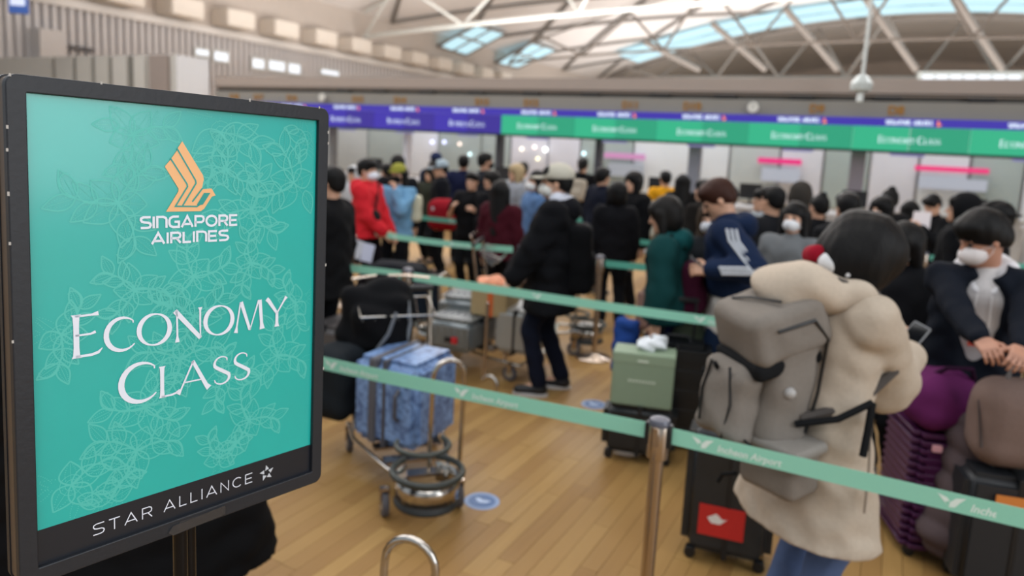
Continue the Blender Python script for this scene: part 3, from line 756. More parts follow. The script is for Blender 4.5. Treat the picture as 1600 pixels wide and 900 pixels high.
# pole, bracket, clear card holder, base
pl = SO + SU * base_u - SN * .022
PL = MB(); x_, y_ = 0, 0
PL.tube([(-.008, .014, .02), (-.008, .014, SO.z + .0)], .011, 14); PL.tube([(.006, -.012, .02), (.006, -.012, SO.z)], .011, 14)
PL.build('pole', mat('#17191e', .25, .6, 'plain', 40, .05, 0), sign)
MB().lathe([(.17, 0), (.17, .012), (.15, .02), (.02, .03), (.02, .05)], n=40).build('base_plate', mat('#15171b', .4, .4, 'plain', 40, .05, 0), sign)
MB().box((.39 * SW, -.037 * SH, -.034), (.6 * SW, -.004 * SH, -.01), MT).build('bracket', BLACKP, sign)
ch = MB().prism([UV(.398, -.026), UV(.415, -.036), UV(.611, -.03), UV(.611, -.006), UV(.415, -.012)], .0072, .0095, MT).build('card_holder', mat('#3a3d42', .08, 0, 'flat', coat=1.0, alpha=.65), sign)
MB().box((.44 * SW, -.033 * SH, .007), (.6 * SW, -.008 * SH, .0078), MT).build('worn_label', mat('#2f2b2b', .5, 0, 'plain', 300, .3, 0), sign)
# paint chips along the frame's edge
chp = MB()
for u, v in ((-.05, .93), (-.052, .885), (-.052, .8), (-.052, .5), (1.045, .97), (1.046, .94), (1.0, 1.034), (.7, 1.034), (-.04, 1.03), (1.046, .6), (.2, 1.034), (-.052, .7), (1.046, .3)):
    chp.box((u * SW - .0012, v * SH - .0025 * random.random() - .001, .0066), (u * SW + .0012, v * SH + .0025, .00735), MT)
chp.build('paint_chips', mat('#b9b5b0', .6, 0, 'flat'), sign)['kind'] = 'stuff'

# ================================================================== QUEUE BARRIERS
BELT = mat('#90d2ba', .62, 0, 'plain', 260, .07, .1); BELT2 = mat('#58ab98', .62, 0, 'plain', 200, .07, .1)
BW = .062; ZB = .92
def post(x, y, label, cat='barrier post', group=None):
    p = empty('barrier_post', (x, y, 0), 0, label, cat, group)
    MB().lathe([(.17, 0), (.17, .008), (.16, .018), (.05, .03), (.03, .05)], n=32).build('base', STEEL, p)
    MB().tube([(0, 0, .04), (0, 0, .83)], .0255, 20).build('tube', STEEL, p)
    MB().lathe([(.03, .822), (.039, .828), (.0395, .835), (.0395, .955), (.037, .96)], n=28).build('belt_head', STEEL, p)
    MB().lathe([(.040, .952), (.041, .965), (.036, .976), (.018, .984), (.001, .986)], n=28).build('cap', mat('#5b5d68', .3, .2, 'plain', 40, .05, 0), p)
    for s in (-1, 1): MB().box((s * .038 - .012, -.02, ZB - .045), (s * .038 + .012, .02, ZB + .04), bev=.004).build('belt_clip', BLACKP, p)
    MB().box((-.012, -.046, ZB - .04), (.012, -.036, ZB + .035), bev=.003).build('belt_clip', STEEL, p)
    return p
def emblem(mb, M):                          # winged airport emblem
    mb.add([M @ V(x, y, 0) for x, y in [(-.040, .02), (-.012, .012), (-.003, .002), (-.016, -.004), (-.004, -.019)]], [(0, 1, 2, 3, 4)][:0] or [(0, 4, 3, 2, 1)])
    mb.add([M @ V(x, y, 0) for x, y in [(.040, .02), (.012, .014), (-.003, -.002), (-.004, -.019), (.012, -.016), (.024, .002)]], [(0, 1, 2, 3, 4, 5)])
def belt(x0, y0, x1, y1, label, sag=.012, z0=ZB, z1=ZB, marks=(), near=True, m=None, group=None):
    a = V(x0, y0, z0); b = V(x1, y1, z1); L = (b - a).length; d = (b - a) / L; N = max(6, int(L / .15))
    rz = math.atan2(d.y, d.x)
    o = empty('barrier_belt', a, rz, label, 'barrier belt', group)
    def zz(t): return (z1 - z0) * t - sag * 4 * t * (1 - t)
    mb = MB(); vs = []; fs = []
    for i in range(N + 1):
        t = i / N; yw = .004 * math.sin(t * 9) * sag / .012
        for q, (dy, dz) in enumerate(((0, -BW / 2), (0, BW / 2), (.0016, BW / 2), (.0016, -BW / 2))): vs.append((t * L, yw + dy, zz(t) + dz))
    for i in range(N):
        for q in range(4): fs.append((i * 4 + q, (i + 1) * 4 + q, (i + 1) * 4 + (q + 1) % 4, i * 4 + (q + 1) % 4))
    mb.add(vs, fs, True); mb.build('webbing', m or BELT, o)
    if marks:
        for s in marks:
            t = s / L; yy = .004 * math.sin(t * 9) * sag / .012 - .0008
            slope = ((z1 - z0) - sag * 4 * (1 - 2 * t)) / L
            R = Matrix.Translation((s, yy, zz(t))) @ Matrix.Rotation(-math.atan(slope) * -1 if False else 0, 4, 'Y') @ Matrix(((1, 0, 0, 0), (0, 0, -1, 0), (0, 1, 0, 0), (0, 0, 0, 1)))
            sh = Matrix.Identity(4); sh[2][0] = slope; sh = Matrix.Translation((s, 0, zz(t))) @ sh @ Matrix.Translation((0, yy, 0)) @ Matrix(((1, 0, 0, 0), (0, 0, -1, 0), (0, 1, 0, 0), (0, 0, 0, 1)))
            eb = MB(); emblem(eb, sh); eb.build('emblem', mat('#dfeee6', .6, 0, 'flat'), o); eb = MB()
            me = font_mesh('Incheon Airport', .036, .25, 0, .0007)
            vv = [sh @ V(.052 + v.co.x * .92, v.co.y - .017, 0) for v in me.vertices]
            eb.add(vv, [tuple(p.vertices) for p in me.polygons])
            bpy.data.meshes.remove(me)
            eb.build('lettering', mat('#dfeee6', .6, 0, 'flat'), o)
    return o
P1 = (-.68, 2.54); P0 = (-4.1, 2.50)
post(*P1, 'steel barrier post nearest the camera, in front of the dark suitcases')
belt(P1[0] - .045, P1[1], P0[0], P0[1] - .0, 'near green belt running left from the nearest post behind the sign', .03, marks=())
L1 = P1[0] - .045 + 2.24
ob = bpy.data.objects['barrier_belt']
# its print must read left to right: build the marks on a right-running strip of the same belt
def left_belt(xl, yl, xr, yr, label, **k): return belt(xl, yl, xr, yr, label, **k)
bpy.data.objects.remove(ob.children[0]); bpy.data.objects.remove(ob)
left_belt(P0[0], P0[1], P1[0] - .045, P1[1], 'near green printed belt running left from the nearest post to behind the sign', sag=.03, marks=(1.86, 2.56))
belt(P1[0] + .045, P1[1], 2.9, 2.6, 'near green printed belt running right from the nearest post across the beige parka', sag=.01, marks=(.115, .89, 1.66))
P2 = (-3.22, 4.45)
post(*P2, 'second steel barrier post beside the grey hard suitcases')
left_belt(-6.4, 4.4, P2[0] - .05, P2[1], 'green belt running left from the second post below the man in red', sag=.02, marks=(1.7,))
belt(P2[0] + .05, P2[1], -.1, 4.62, 'long green belt in front of the man in white cap', sag=.015, marks=(1.02, 2.15))
left_belt(-5.53, 6.36, -3.3, 6.3, 'green belt crossing in front of the red hoodie and denim shirt', sag=.03, marks=(.75, 1.5))
post(-3.2, 6.3, 'steel barrier post behind the cart of the man in white cap')
post(-5.6, 6.36, 'steel barrier post at the left, beside the man in red')
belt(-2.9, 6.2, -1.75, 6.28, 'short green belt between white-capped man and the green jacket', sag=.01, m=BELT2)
post(-2.35, 6.24, 'steel barrier post just right of the man in white cap')
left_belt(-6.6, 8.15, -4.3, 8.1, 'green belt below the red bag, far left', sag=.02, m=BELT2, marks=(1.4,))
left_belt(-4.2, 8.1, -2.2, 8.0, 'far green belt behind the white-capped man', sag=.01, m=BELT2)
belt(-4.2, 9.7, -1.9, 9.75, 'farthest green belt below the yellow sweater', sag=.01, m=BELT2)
post(-2.55, 9.73, 'steel barrier post below the yellow sweater')
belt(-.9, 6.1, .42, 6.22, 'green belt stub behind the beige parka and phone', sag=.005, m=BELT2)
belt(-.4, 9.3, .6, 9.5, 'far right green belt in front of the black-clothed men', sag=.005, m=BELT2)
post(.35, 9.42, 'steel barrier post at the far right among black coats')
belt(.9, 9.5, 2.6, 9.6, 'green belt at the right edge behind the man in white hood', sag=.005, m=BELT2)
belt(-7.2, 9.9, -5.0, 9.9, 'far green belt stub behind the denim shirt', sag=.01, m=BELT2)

post(P0[0] - .05, P0[1], 'steel barrier post hidden behind the big sign, at the end of the near belt')
post(2.95, 2.6, 'steel barrier post just outside the right edge, end of the near belt')
post(-6.45, 4.4, 'steel barrier post behind the sign, end of the second belt')
post(-.05, 4.62, 'steel barrier post hidden behind the beige parka')
post(.47, 6.22, 'steel barrier post hidden behind the navy overcoat')
post(-4.25, 8.12, 'steel barrier post between the two far belts behind the maroon top')

# ---- round floor stickers
def sticker(px, py, label):
    p = at(px, py); o = empty('floor_sticker', (p.x, p.y, .0006), 0, label, 'sticker')
    MB().lathe([(.098, 0), (.098, .0006)], n=40).build('rim', mat('#8098c0', .5, 0, 'plain', 60, .08, 0), o)
    MB().lathe([(.074, .0006), (.074, .0011)], n=40).build('disc', mat('#2f5b92', .45, 0, 'plain', 60, .1, 0), o)
    a = math.radians(28)
    for s in (0, 1):
        q = MB().prism([(-.035, .035), (-.012, .03), (.0, .012), (.05, .0), (.03, -.018), (-.01, -.02), (-.03, .0)], .0011, .0015, Matrix.Rotation(a, 4, 'Z')) if s == 0 else None
        if q: q.build('footprint_mark', mat('#b6c9e6', .5, 0, 'flat'), o)
    return o
sticker(753, 783, 'round blue sticker on the open floor near the cart')
sticker(928, 632, 'round blue sticker on the floor left of the green box')

# ================================================================== TROLLEYS
def cart(x, y, deg, label, cat='luggage cart', hy=0, hz=0):
    """airport trolley, front towards +x"""
    c = empty('luggage_cart', (x, y, 0), math.radians(deg), label, cat)
    fr = MB()
    for s in (-1, 1):
        fr.tube([(-.62, s * .27, .14), (-.3, s * .27, .16), (.2, s * .17, .2), (.4, s * .1, .21)], .0135, 10)
    fr.tube([(-.6, -.27, .14), (-.6, .27, .14)], .0135, 10); fr.build('base_frame', CHROME, c)
    for i in range(5): MB().box((-.5 + i * .19, -.24 + i * .022, .195), (-.42 + i * .19, .24 - i * .022, .21)).build('deck_slat', STEEL, c)
    arc = [(.42 + .18 * math.cos(a), .18 * math.sin(a), 0) for a in [math.radians(-150 + 300 * i / 20) for i in range(21)]]
    b = MB(); b.tube([(p[0], p[1], .27) for p in arc], .017, 10); b.build('bumper_ring', mat('#2e3330', .5, 0, 'plain', 40, .08, 0), c)
    bb = MB(); n = len(arc); arc2 = [(.42 + .165 * math.cos(a), .165 * math.sin(a)) for a in [math.radians(-150 + 300 * i / 20) for i in range(21)]]
    vs = [(p[0], p[1], z) for z in (.14, .25) for p in arc2]; bb.add(vs, [(i, i + 1, n + i + 1, n + i) for i in range(n - 1)], True)
    o = bb.build('bumper_plate', CHROME, c); sd = o.modifiers.new('t', 'SOLIDIFY'); sd.thickness = .006
    MB().tube([(.42 + .15 * math.cos(a), .15 * math.sin(a), .115) for a in [math.radians(-120 + 240 * i / 16) for i in range(17)]], .022, 8).build('lower_bumper', RUBBER, c)
    MB().tube([(.3 + .14 * math.cos(a), .14 * math.sin(a), .36) for a in [math.radians(-120 + 240 * i / 16) for i in range(17)]], .014, 8).build('upper_ring', mat('#3a3f3b', .5, 0, 'plain', 40, .08, 0), c)
    hp = [(.30, -.085 + hy, .2), (.33, -.085 + hy, .66 + hz)] + [(.335, hy - .085 * math.cos(a), .68 + hz + .085 * math.sin(a)) for a in [pi * i / 10 for i in range(11)]] + [(.33, .085 + hy, .66 + hz), (.30, .085 + hy, .2)]
    MB().tube(hp, .0125, 12).build('front_hoop', CHROME, c)
    for s in (-1, 1):
        MB().tube([(-.45, s * .25, .16), (-.62, s * .25, .55), (-.68, s * .25, .98)], .014, 10).build('upright', STEEL, c)
    MB().tube([(-.68, -.27, 1.0), (-.68, .27, 1.0)], .019, 12).build('handle_grip', BLACKP, c)
    MB().tube([(-.70, -.25, 1.06), (-.74, -.1, 1.07), (-.74, .1, 1.07), (-.70, .25, 1.06)], .01, 8).build('brake_bar', STEEL, c)
    bk = MB()
    for i in range(7): bk.tube([(-.64, -.22 + i * .073, .95), (-.5, -.22 + i * .073, .8), (-.42, -.22 + i * .073, .86)], .003, 5)
    bk.tube([(-.64, -.23, .95), (-.42, -.23, .88), (-.42, .23, .88), (-.64, .23, .95)], .006, 6, closed=True); bk.build('wire_basket', CHROME, c)
    for (wx, wy) in ((.32, -.2), (.32, .2), (-.52, -.27), (-.52, .27)):
        R = Matrix.Translation((wx, wy, .065)) @ Matrix.Rotation(pi / 2, 4, 'X')
        w = MB().lathe([(.035, -.016), (.062, -.016), (.065, -.01), (.065, .01), (.062, .016), (.035, .016)], n=24, M=R).build('wheel', mat('#4c4a50', .6, 0, 'plain', 50, .05, 0), c)
        MB().lathe([(.034, -.018), (.034, .018)], n=16, M=R).build('hub', mat('#a99b86', .4, .2, 'plain', 50, .05, 0), w)
        MB().box((wx - .02, wy - .026, .07), (wx + .02, wy - .019, .15)).box((wx - .02, wy + .019, .07), (wx + .02, wy + .026, .15)).box((wx - .02, wy - .026, .14), (wx + .02, wy + .026, .155)).build('fork', STEEL, w)
    return c
g = at(668, 738, .26); a_ = math.radians(-42); cartA = (g.x - .42 * math.cos(a_), g.y - .42 * math.sin(a_))
cart(*cartA, -42, 'luggage cart carrying the blue patterned suitcase, ringed bumper to the front', hy=.12, hz=.06)
cb_ = cart(-3.2, 5.45, 180, 'luggage cart with grey hard suitcases pushed by white-capped man')
g = at(756, 606, .12); gl_ = lambda x, y, z: (-(g.x + x + 3.2), -(g.y + y - 5.45), z)
MB().tube([gl_(0, 0, .2), gl_(0, .0, .78)], .014, 10).build('side_post', STEEL, cb_)
MB().tube([gl_(-.02, 0, .2)] + [gl_(.05 - .06 * math.cos(a), 0, .16 + .06 * math.sin(a)) for a in [pi * i / 8 for i in range(1, 9)]] + [gl_(.11, 0, .05)], .016, 10).build('side_guard', CHROME, cb_)
g = at(640, 850, .75); cart(g.x + .05, g.y - .33, 98, 'luggage cart in the near foreground, only its hoop showing at the bottom edge')
g = at(900, 520, .2); cart(g.x - .35, g.y, 20, 'empty luggage cart behind the white-capped man, its bumper gleaming')
g = at(520, 530, .2); cart(g.x - .75, g.y + .1, 180, 'luggage cart half hidden behind the black backpack and sign')
g = at(1425, 470, .9); cart(g.x + .5, g.y + .1, 0, 'luggage cart with a wire basket behind the beige parka')

# ================================================================== LUGGAGE
def suitcase(x, y, z, deg, sx, sy, sz, m, label, ribs=0, rib_axis='z', wheels=True, trim=BLACKP, handle='top', up=0, group=None, tag_=None, bev=.05, zipax='x'):
    s = empty('suitcase', (x, y, z), math.radians(deg), label, 'suitcase', group)
    wz = .05 if wheels else 0
    sd = MB().box((-sx / 2, -sy / 2, wz), (sx / 2, sy / 2, wz + sz), bev=min(bev, sx / 3, sz / 3)).build('shell', m, s)
    rb = MB()
    for i in range(ribs):
        if rib_axis == 'z':
            xx = -sx / 2 + sx * (i + .5) / ribs
            rb.box((xx - sx / ribs * .22, -sy / 2 - .006, wz + .05), (xx + sx / ribs * .22, sy / 2 + .006, wz + sz - .05), bev=.004)
            rb.box((xx - sx / ribs * .22, -sy / 2 + .05, wz + sz - .004), (xx + sx / ribs * .22, sy / 2 - .05, wz + sz + .006), bev=.003)
        else:
            zz = wz + sz * (i + .5) / ribs
            rb.box((-sx / 2 + .03, -sy / 2 - .005, zz - sz / ribs * .3), (sx / 2 - .03, sy / 2 + .005, zz + sz / ribs * .3), bev=.004)
            rb.box((-sx / 2 - .005, -sy / 2 + .03, zz - sz / ribs * .3), (sx / 2 + .005, sy / 2 - .03, zz + sz / ribs * .3), bev=.007)
    if ribs: rb.build('ribs', m, sd)
    zb = MB()
    if zipax == 'x': zb.box((-.012, -sy / 2 - .004, wz - .004), (.012, sy / 2 + .004, wz + sz + .004), bev=.004)
    else: zb.box((-sx / 2 - .004, -.012, wz - .004), (sx / 2 + .004, .012, wz + sz + .004), bev=.004)
    zb.build('zip_band', trim, s)
    if handle == 'top':
        MB().tube([(-.08, 0, wz + sz), (-.07, 0, wz + sz + .035), (.07, 0, wz + sz + .035), (.08, 0, wz + sz)], .011, 8).build('carry_handle', trim, s)
    if handle == 'side':
        MB().tube([(sx * .22, -sy / 2, wz + sz * .35), (sx * .22, -sy / 2 - .035, wz + sz * .4), (sx * .22, -sy / 2 - .035, wz + sz * .65), (sx * .22, -sy / 2, wz + sz * .7)], .012, 8).build('carry_handle', trim, s)
    if up:
        for q in (-.1, .1): MB().tube([(q, sy * .3, wz + sz - .02), (q, sy * .3, wz + sz + up)], .009, 8).build('handle_rod', BLACKP, s)
        MB().box((-.12, sy * .3 - .016, wz + sz + up - .01), (.12, sy * .3 + .016, wz + sz + up + .022), bev=.01).build('pull_grip', BLACKP, s)
    if wheels:
        for a in (-1, 1):
            for b in (-1, 1):
                R = Matrix.Translation((a * (sx / 2 - .05), b * (sy / 2 - .05), .028)) @ Matrix.Rotation(pi / 2, 4, 'X')
                w = MB().lathe([(.012, -.018), (.026, -.016), (.028, 0), (.026, .016), (.012, .018)], n=16, M=R).box((a * (sx / 2 - .05) - .022, b * (sy / 2 - .05) - .022, .035), (a * (sx / 2 - .05) + .022, b * (sy / 2 - .05) + .022, .06), bev=.005).build('caster', BLACKP, s)
    return s
def camo_mat():
    m = bpy.data.materials.new('blue_pattern'); m.use_nodes = True; nt = m.node_tree; b = nt.nodes['Principled BSDF']
    tc = nt.nodes.new('ShaderNodeTexCoord'); v = nt.nodes.new('ShaderNodeTexVoronoi'); v.inputs['Scale'].default_value = 12; n = nt.nodes.new('ShaderNodeTexNoise'); n.inputs['Scale'].default_value = 11; n.inputs['Distortion'].default_value = 2
    nt.links.new(tc.outputs['Object'], n.inputs['Vector']); nt.links.new(n.outputs['Color'], v.inputs['Vector'])
    r = nt.nodes.new('ShaderNodeValToRGB'); r.color_ramp.elements[0].position = .3; r.color_ramp.elements[0].color = (*lin('#3d5480'), 1); r.color_ramp.elements[1].position = .62; r.color_ramp.elements[1].color = (*lin('#7c9ccb'), 1)
    nt.links.new(n.outputs['Fac'], r.inputs[0]); nt.links.new(r.outputs[0], b.inputs['Base Color']); b.inputs['Roughness'].default_value = .4
    return m
# cart A: blue patterned case, black backpack on it
g = at(650, 716, .21)
bs = suitcase(g.x - .26, g.y + .25, .21, 3, .45, .46, .50, camo_mat(), 'blue camouflage-patterned suitcase standing on the nearest cart', wheels=False, trim=mat('#4a4a52', .5, 0, 'plain', 60, .1, 0), handle='side', bev=.045)
MB().box((-.105, -.24, .01), (-.05, .24, .505), bev=.008).build('expander_band', mat('#54545c', .6, 0, 'plain', 60, .1, .05), bs)
def soft_bag(name, x, y, z, deg, label, cat, sdf_fn, m, res=.014, extra=None, group=None):
    o = empty(name, (x, y, z), math.radians(deg), label, cat, group)
    s = SDF(); sdf_fn(s); b = sbuild('body', s, res, m, o)
    if extra: extra(o)
    return o
def crumple(a=.008, f=24, seed=0.0):
    def d(P):
        x, y, z = P[:, 0] * f + seed, P[:, 1] * f + seed * 1.7, P[:, 2] * f
        return a * (np.sin(x + 1.7 * np.sin(z * .8 + y * .5)) * np.sin(z * .9 + 1.3 * np.sin(y)) + .5 * np.sin(y * 1.7 + x * .7 + np.sin(z)))
    return d
g = at(583, 590, .70)
def bp_shape(s):
    s.box((0, 0, .2), (.23, .13, .2), .08).box((.05, -.12, .16), (.15, .07, .14), .06, .03).ell((-.14, 0, .1), (.14, .15, .12), .05).ell((.06, .02, .4), (.13, .1, .06), .05); s.disp = crumple(.014, 13)
def bp_extra(o):
    for sx in (-.09, .1): MB().tube([(sx, .1, .38), (sx * 1.1, .17, .3), (sx * 1.2, .16, .15), (sx, .11, .05)], .016, 8).build('strap', fab('#26272b'), o)
    MB().tube([(-.04, .03, .42), (-.02, .03, .47), (.04, .03, .47), (.05, .03, .42)], .01, 8).build('grab_loop', fab('#1a1b1e'), o)
    MB().tube([(.10, -.2, .06), (.17, -.2, .16), (.2, -.16, .29)], .011, 8).build('piping', mat('#6d7178', .5, 0, 'plain', 50, .1, 0), o)
    MB().tube([(.225, -.05, .08), (.24, -.04, .2), (.22, -.04, .34)], .012, 8).build('piping', mat('#7d8288', .5, 0, 'plain', 50, .1, 0), o)
soft_bag('backpack', bs.location.x - .38, bs.location.y + .2, .62, 12, 'bulging black backpack with grey piping on top of the blue suitcase', 'backpack', bp_shape, fab('#0e0f12'), extra=bp_extra)
gb = at(520, 640, .6)
soft_bag('duffel_bag', bs.location.x - .48, bs.location.y + .02, .24, 5, 'dark bag wedged between the blue suitcase and the sign', 'bag', lambda s: (s.box((0, 0, .22), (.16, .24, .22), .09), setattr(s, 'disp', crumple(.007, 18))), fab('#1c2126'))
# cart B: two grey hard suitcases, carton and silver case
GREYH = mat('#7f8588', .28, .55, 'plain', 30, .06, 0)
g1 = at(728, 560, .23)
s1 = suitcase(g1.x - .2, g1.y + .24, .25, 4, .42, .5, .27, GREYH, 'silver-grey ribbed hard suitcase lying on the cart, front one', ribs=7, wheels=False, handle='', bev=.05, zipax='none')
MB().box((-.02, -.262, .09), (.1, -.25, .13), bev=.003).build('handle_plate', BLACKP, s1)
MB().box((.045, -.268, .085), (.1, -.255, .14), bev=.003).build('red_tag', mat('#c0242c', .5, 0, 'flat'), s1)
s2 = suitcase(g1.x - .38, g1.y + .62, .25, 14, .4, .5, .36, GREYH, 'silver-grey ribbed hard suitcase lying behind the front one', ribs=7, wheels=False, handle='', bev=.05, zipax='none')
MB().box((-.08, -.275, .12), (0, -.25, .24), bev=.01).build('red_tag', mat('#b8222a', .5, 0, 'plain', 40, .05, 0), s2)
s3 = suitcase(g1.x + .26, g1.y + .52, .25, 4, .36, .5, .36, mat('#a7a9a8', .3, .4, 'plain', 30, .06, 0), 'pale silver suitcase on the same cart beside white-capped man', wheels=False, handle='', bev=.04)
cb = empty('carton', (g1.x + .0, g1.y + .42, .53), math.radians(8), 'cardboard carton with an orange strap on the grey suitcases', 'box')
MB().box((-.15, -.15, 0), (.17, .15, .22), bev=.006).build('carton_body', mat('#a8916a', .8, 0, 'plain', 30, .1, .05), cb)
MB().box((.0, -.155, -.002), (.05, .155, .224), bev=.003).build('strap', mat('#d0642c', .6, 0, 'flat'), cb)
soft_bag('plastic_bag', cb.location.x + .02, cb.location.y - .02, .75, 0, 'crumpled orange and cream plastic bag on top of the carton', 'bag', lambda s: (s.ell((0, 0, .04), (.16, .12, .06)), setattr(s, 'disp', crumple(.012, 40))), mat('#d98a63', .5, 0, 'plain', 14, .4, .1), .01)
# floor group in the middle: dark case with green gift box
gm = at(1075, 712, 0)
ds = suitcase(gm.x - .17, gm.y + .16, 0, 14, .44, .28, .66, mat('#14171a', .35, 0, 'plain', 50, .1, 0), 'tall dark ribbed suitcase standing behind the green gift box', ribs=5, rib_axis='h', up=.26)
ds2 = suitcase(gm.x - .28, gm.y - .2, 0, 14, .46, .26, .32, mat('#171a1c', .4, 0, 'plain', 50, .1, 0), 'low dark cabin case under the green gift box', wheels=True, handle='')
gx = empty('gift_box', (ds2.location.x + .0, ds2.location.y - .0, .372), math.radians(14), 'sage green gift box with small printed lettering on the dark case', 'box')
MB().box((-.19, -.11, 0), (.19, .11, .33), bev=.006).build('box_body', mat('#7d8f78', .6, 0, 'plain', 30, .04, 0), gx)
MB().box((-.192, -.113, .27), (.192, .113, .335), bev=.005).build('lid', mat('#84967e', .6, 0, 'plain', 30, .04, 0), gx)
me = font_mesh('PREMIUM', .03, 0, 0, .001)
tb = MB().box((-.09, -.1125, .16), (.085, -.111, .172)); tb = MB()
for i in range(9): tb.box((-.085 + i * .019, -.1125, .155), (-.085 + i * .019 + .011, -.1108, .168))
tb.box((-.035, -.1145, .287), (.03, -.1128, .298)); tb.build('lettering', mat('#cdd6c6', .6, 0, 'flat'), gx)
bpy.data.meshes.remove(me)
soft_bag('scarf', gx.location.x + .02, gx.location.y + .04, .705, 30, 'crumpled white cloth lying on the green gift box', 'cloth', lambda s: (s.ell((0, 0, .03), (.1, .06, .035)).ell((.06, .03, .05), (.05, .04, .05)), setattr(s, 'disp', crumple(.012, 45))), fab('#dfe3e8'), .008)
gs = suitcase(ds.location.x - .02, ds.location.y + .55, 0, 14, .5, .28, .84, mat('#76856e', .45, 0, 'plain', 30, .05, 0), 'tall olive green suitcase behind the dark one', ribs=5)
bl = at(967, 575, .45)
soft_bag('tote_bag', bl.x, bl.y + .1, .42, 10, 'bright blue folded jacket hanging left of the olive suitcase', 'jacket', lambda s: (s.box((0, 0, .16), (.09, .07, .2), .05), setattr(s, 'disp', crumple(.012, 30))), fab('#26478f'), .012)
# dark case with red sticker under the parka
g = at(1120, 893, 0)
rs = suitcase(g.x + .0, g.y + .16, 0, 8, .42, .26, .64, mat('#1e2124', .4, 0, 'plain', 14, .3, 0), 'dark mottled suitcase with a red sticker beside the jeans', bev=.05)
MB().box((-.13, -.138, .16), (.08, -.1305, .31)).build('red_sticker', mat('#c2231f', .5, 0, 'plain', 60, .08, 0), rs)
MB().prism([(-.09, .25), (-.05, .275), (-.02, .25), (.0, .255), (-.03, .225), (-.07, .225)], .1385, .1395, Matrix(((1, 0, 0, 0), (0, 0, -1, 0), (0, 1, 0, 0), (0, 0, 0, 1)))).build('white_mark', mat('#e8e2dc', .5, 0, 'flat'), rs)
# purple pair
g = at(1432, 866, 0)
PUR = mat('#431540', .3, .1, 'plain', 30, .08, 0)
ps = suitcase(g.x + .0, g.y + .16, 0, 18, .30, .44, .62, PUR, 'glossy purple ribbed hard suitcase standing beside the beige parka', ribs=15, rib_axis='h', bev=.06)
for (a, b, c_) in ((-.06, .60, '#d8a0a8'), (.05, .42, '#e6ded2'), (.09, .47, '#d47a5a')): MB().box((a - .02, -.245, b - .02), (a + .025, -.228, b + .015), bev=.004).build('sticker', mat(c_, .5, 0, 'flat'), ps)
soft_bag('duffel_bag', ps.location.x + .03, ps.location.y, .68, 20, 'purple duffel bag resting on the purple suitcase', 'bag', lambda s: (s.cap((-.1, -.1, .12), (.12, .1, .12), .14, .14).cap((.0, .1, .12), (.2, .05, .09), .12).cap((-.1, -.16, .08), (.14, -.14, .08), .09), setattr(s, 'disp', crumple(.007, 22))), fab('#5c2052'), extra=lambda o: MB().tube([(-.14, -.05, .2), (-.06, -.14, .3), (.06, -.12, .3), (.14, .0, .2)], .011, 8).build('strap', fab('#2b0f28'), o))
g = atd(1590, 672, 345)
bsx = suitcase(g.x, g.y, 0, 12, .42, .28, .55, mat('#191c21', .5, 0, 'plain', 50, .1, 0), 'dark navy suitcase at the right edge under a brown bag', bev=.04)
MB().box((-.1, -.158, .48), (.02, -.152, .53)).build('orange_label', mat('#cc7c38', .5, 0, 'flat'), bsx)
soft_bag('travel_bag', bsx.location.x, bsx.location.y, .62, 12, 'brown zipped travel bag standing on the dark suitcase at right', 'bag', lambda s: (s.box((0, 0, .2), (.2, .13, .2), .11), setattr(s, 'disp', crumple(.005, 14))), fab('#75625b'), extra=lambda o: (MB().tube([(-.07, 0, .4), (-.06, 0, .45), (.06, 0, .45), (.07, 0, .4)], .011, 8).build('grab_handle', mat('#6f6866', .5, 0, 'plain', 40, .1, 0), o), MB().tube([(-.17, -.11, .1), (-.19, -.06, .3), (-.1, -.05, .385), (.1, -.05, .385), (.18, -.06, .3), (.17, -.11, .1)], .006, 6).build('zip', mat('#3a2e2b', .5, 0, 'plain', 40, .1, 0), o)))
g = atd(1512, 745, 325)
soft_bag('folded_coat', g.x, g.y, .1, 10, 'grey-brown puffer coat bundled beside the purple suitcase', 'coat', lambda s: (s.cap((0, 0, .12), (.0, .03, .6), .14, .09).cap((-.06, 0, .1), (.1, .02, .1), .12), setattr(s, 'disp', lambda P: .02 * np.abs(np.sin(P[:, 2] * 26 + np.sin(P[:, 0] * 12))) + crumple(.006, 20)(P))), fab('#54484a'), .014)
# things among the queue
g = at(660, 470, 0)
soft_bag('travel_bag', -4.35, 5.85, .3, 20, 'large black holdall on a cart under the middle belt', 'bag', lambda s: (s.box((0, 0, .22), (.3, .2, .2), .1), setattr(s, 'disp', crumple(.01, 14))), fab('#17191f'), .02)
soft_bag('travel_bag', -4.05, 5.75, .2, -20, 'second black holdall with a blue edge right of the first', 'bag', lambda s: (s.box((0, 0, .22), (.2, .18, .22), .08), setattr(s, 'disp', crumple(.01, 14))), fab('#1a2430'), .02)
g = atY(702, 345, 8.42)
soft_bag('backpack', g.x - .1, 8.42, .72, 10, 'crimson red backpack on luggage behind the middle belt', 'backpack', lambda s: (s.box((0, 0, .22), (.22, .14, .22), .13), setattr(s, 'disp', crumple(.006, 14))), fab('#8e1522'), .02, extra=lambda o: MB().box((-.12, -.15, .28), (-.08, -.14, .33), bev=.005).build('metal_tag', mat('#c8c4cc', .4, 0, 'flat'), o))
g = at(520, 555, .3); suitcase(g.x - .1, g.y + .2, .22, 5, .36, .5, .3, mat('#4a4748', .5, 0, 'plain', 30, .06, 0), 'brown-grey suitcase lying on the cart behind the sign edge', wheels=False, handle='', bev=.05)
g = at(1010, 470, .4); suitcase(g.x, g.y + .2, .0, 8, .3, .24, .45, mat('#8b6f68', .5, 0, 'plain', 30, .1, 0), 'dusty pink small suitcase left of the green jacket', handle='top')
g = at(1075, 470, .7)
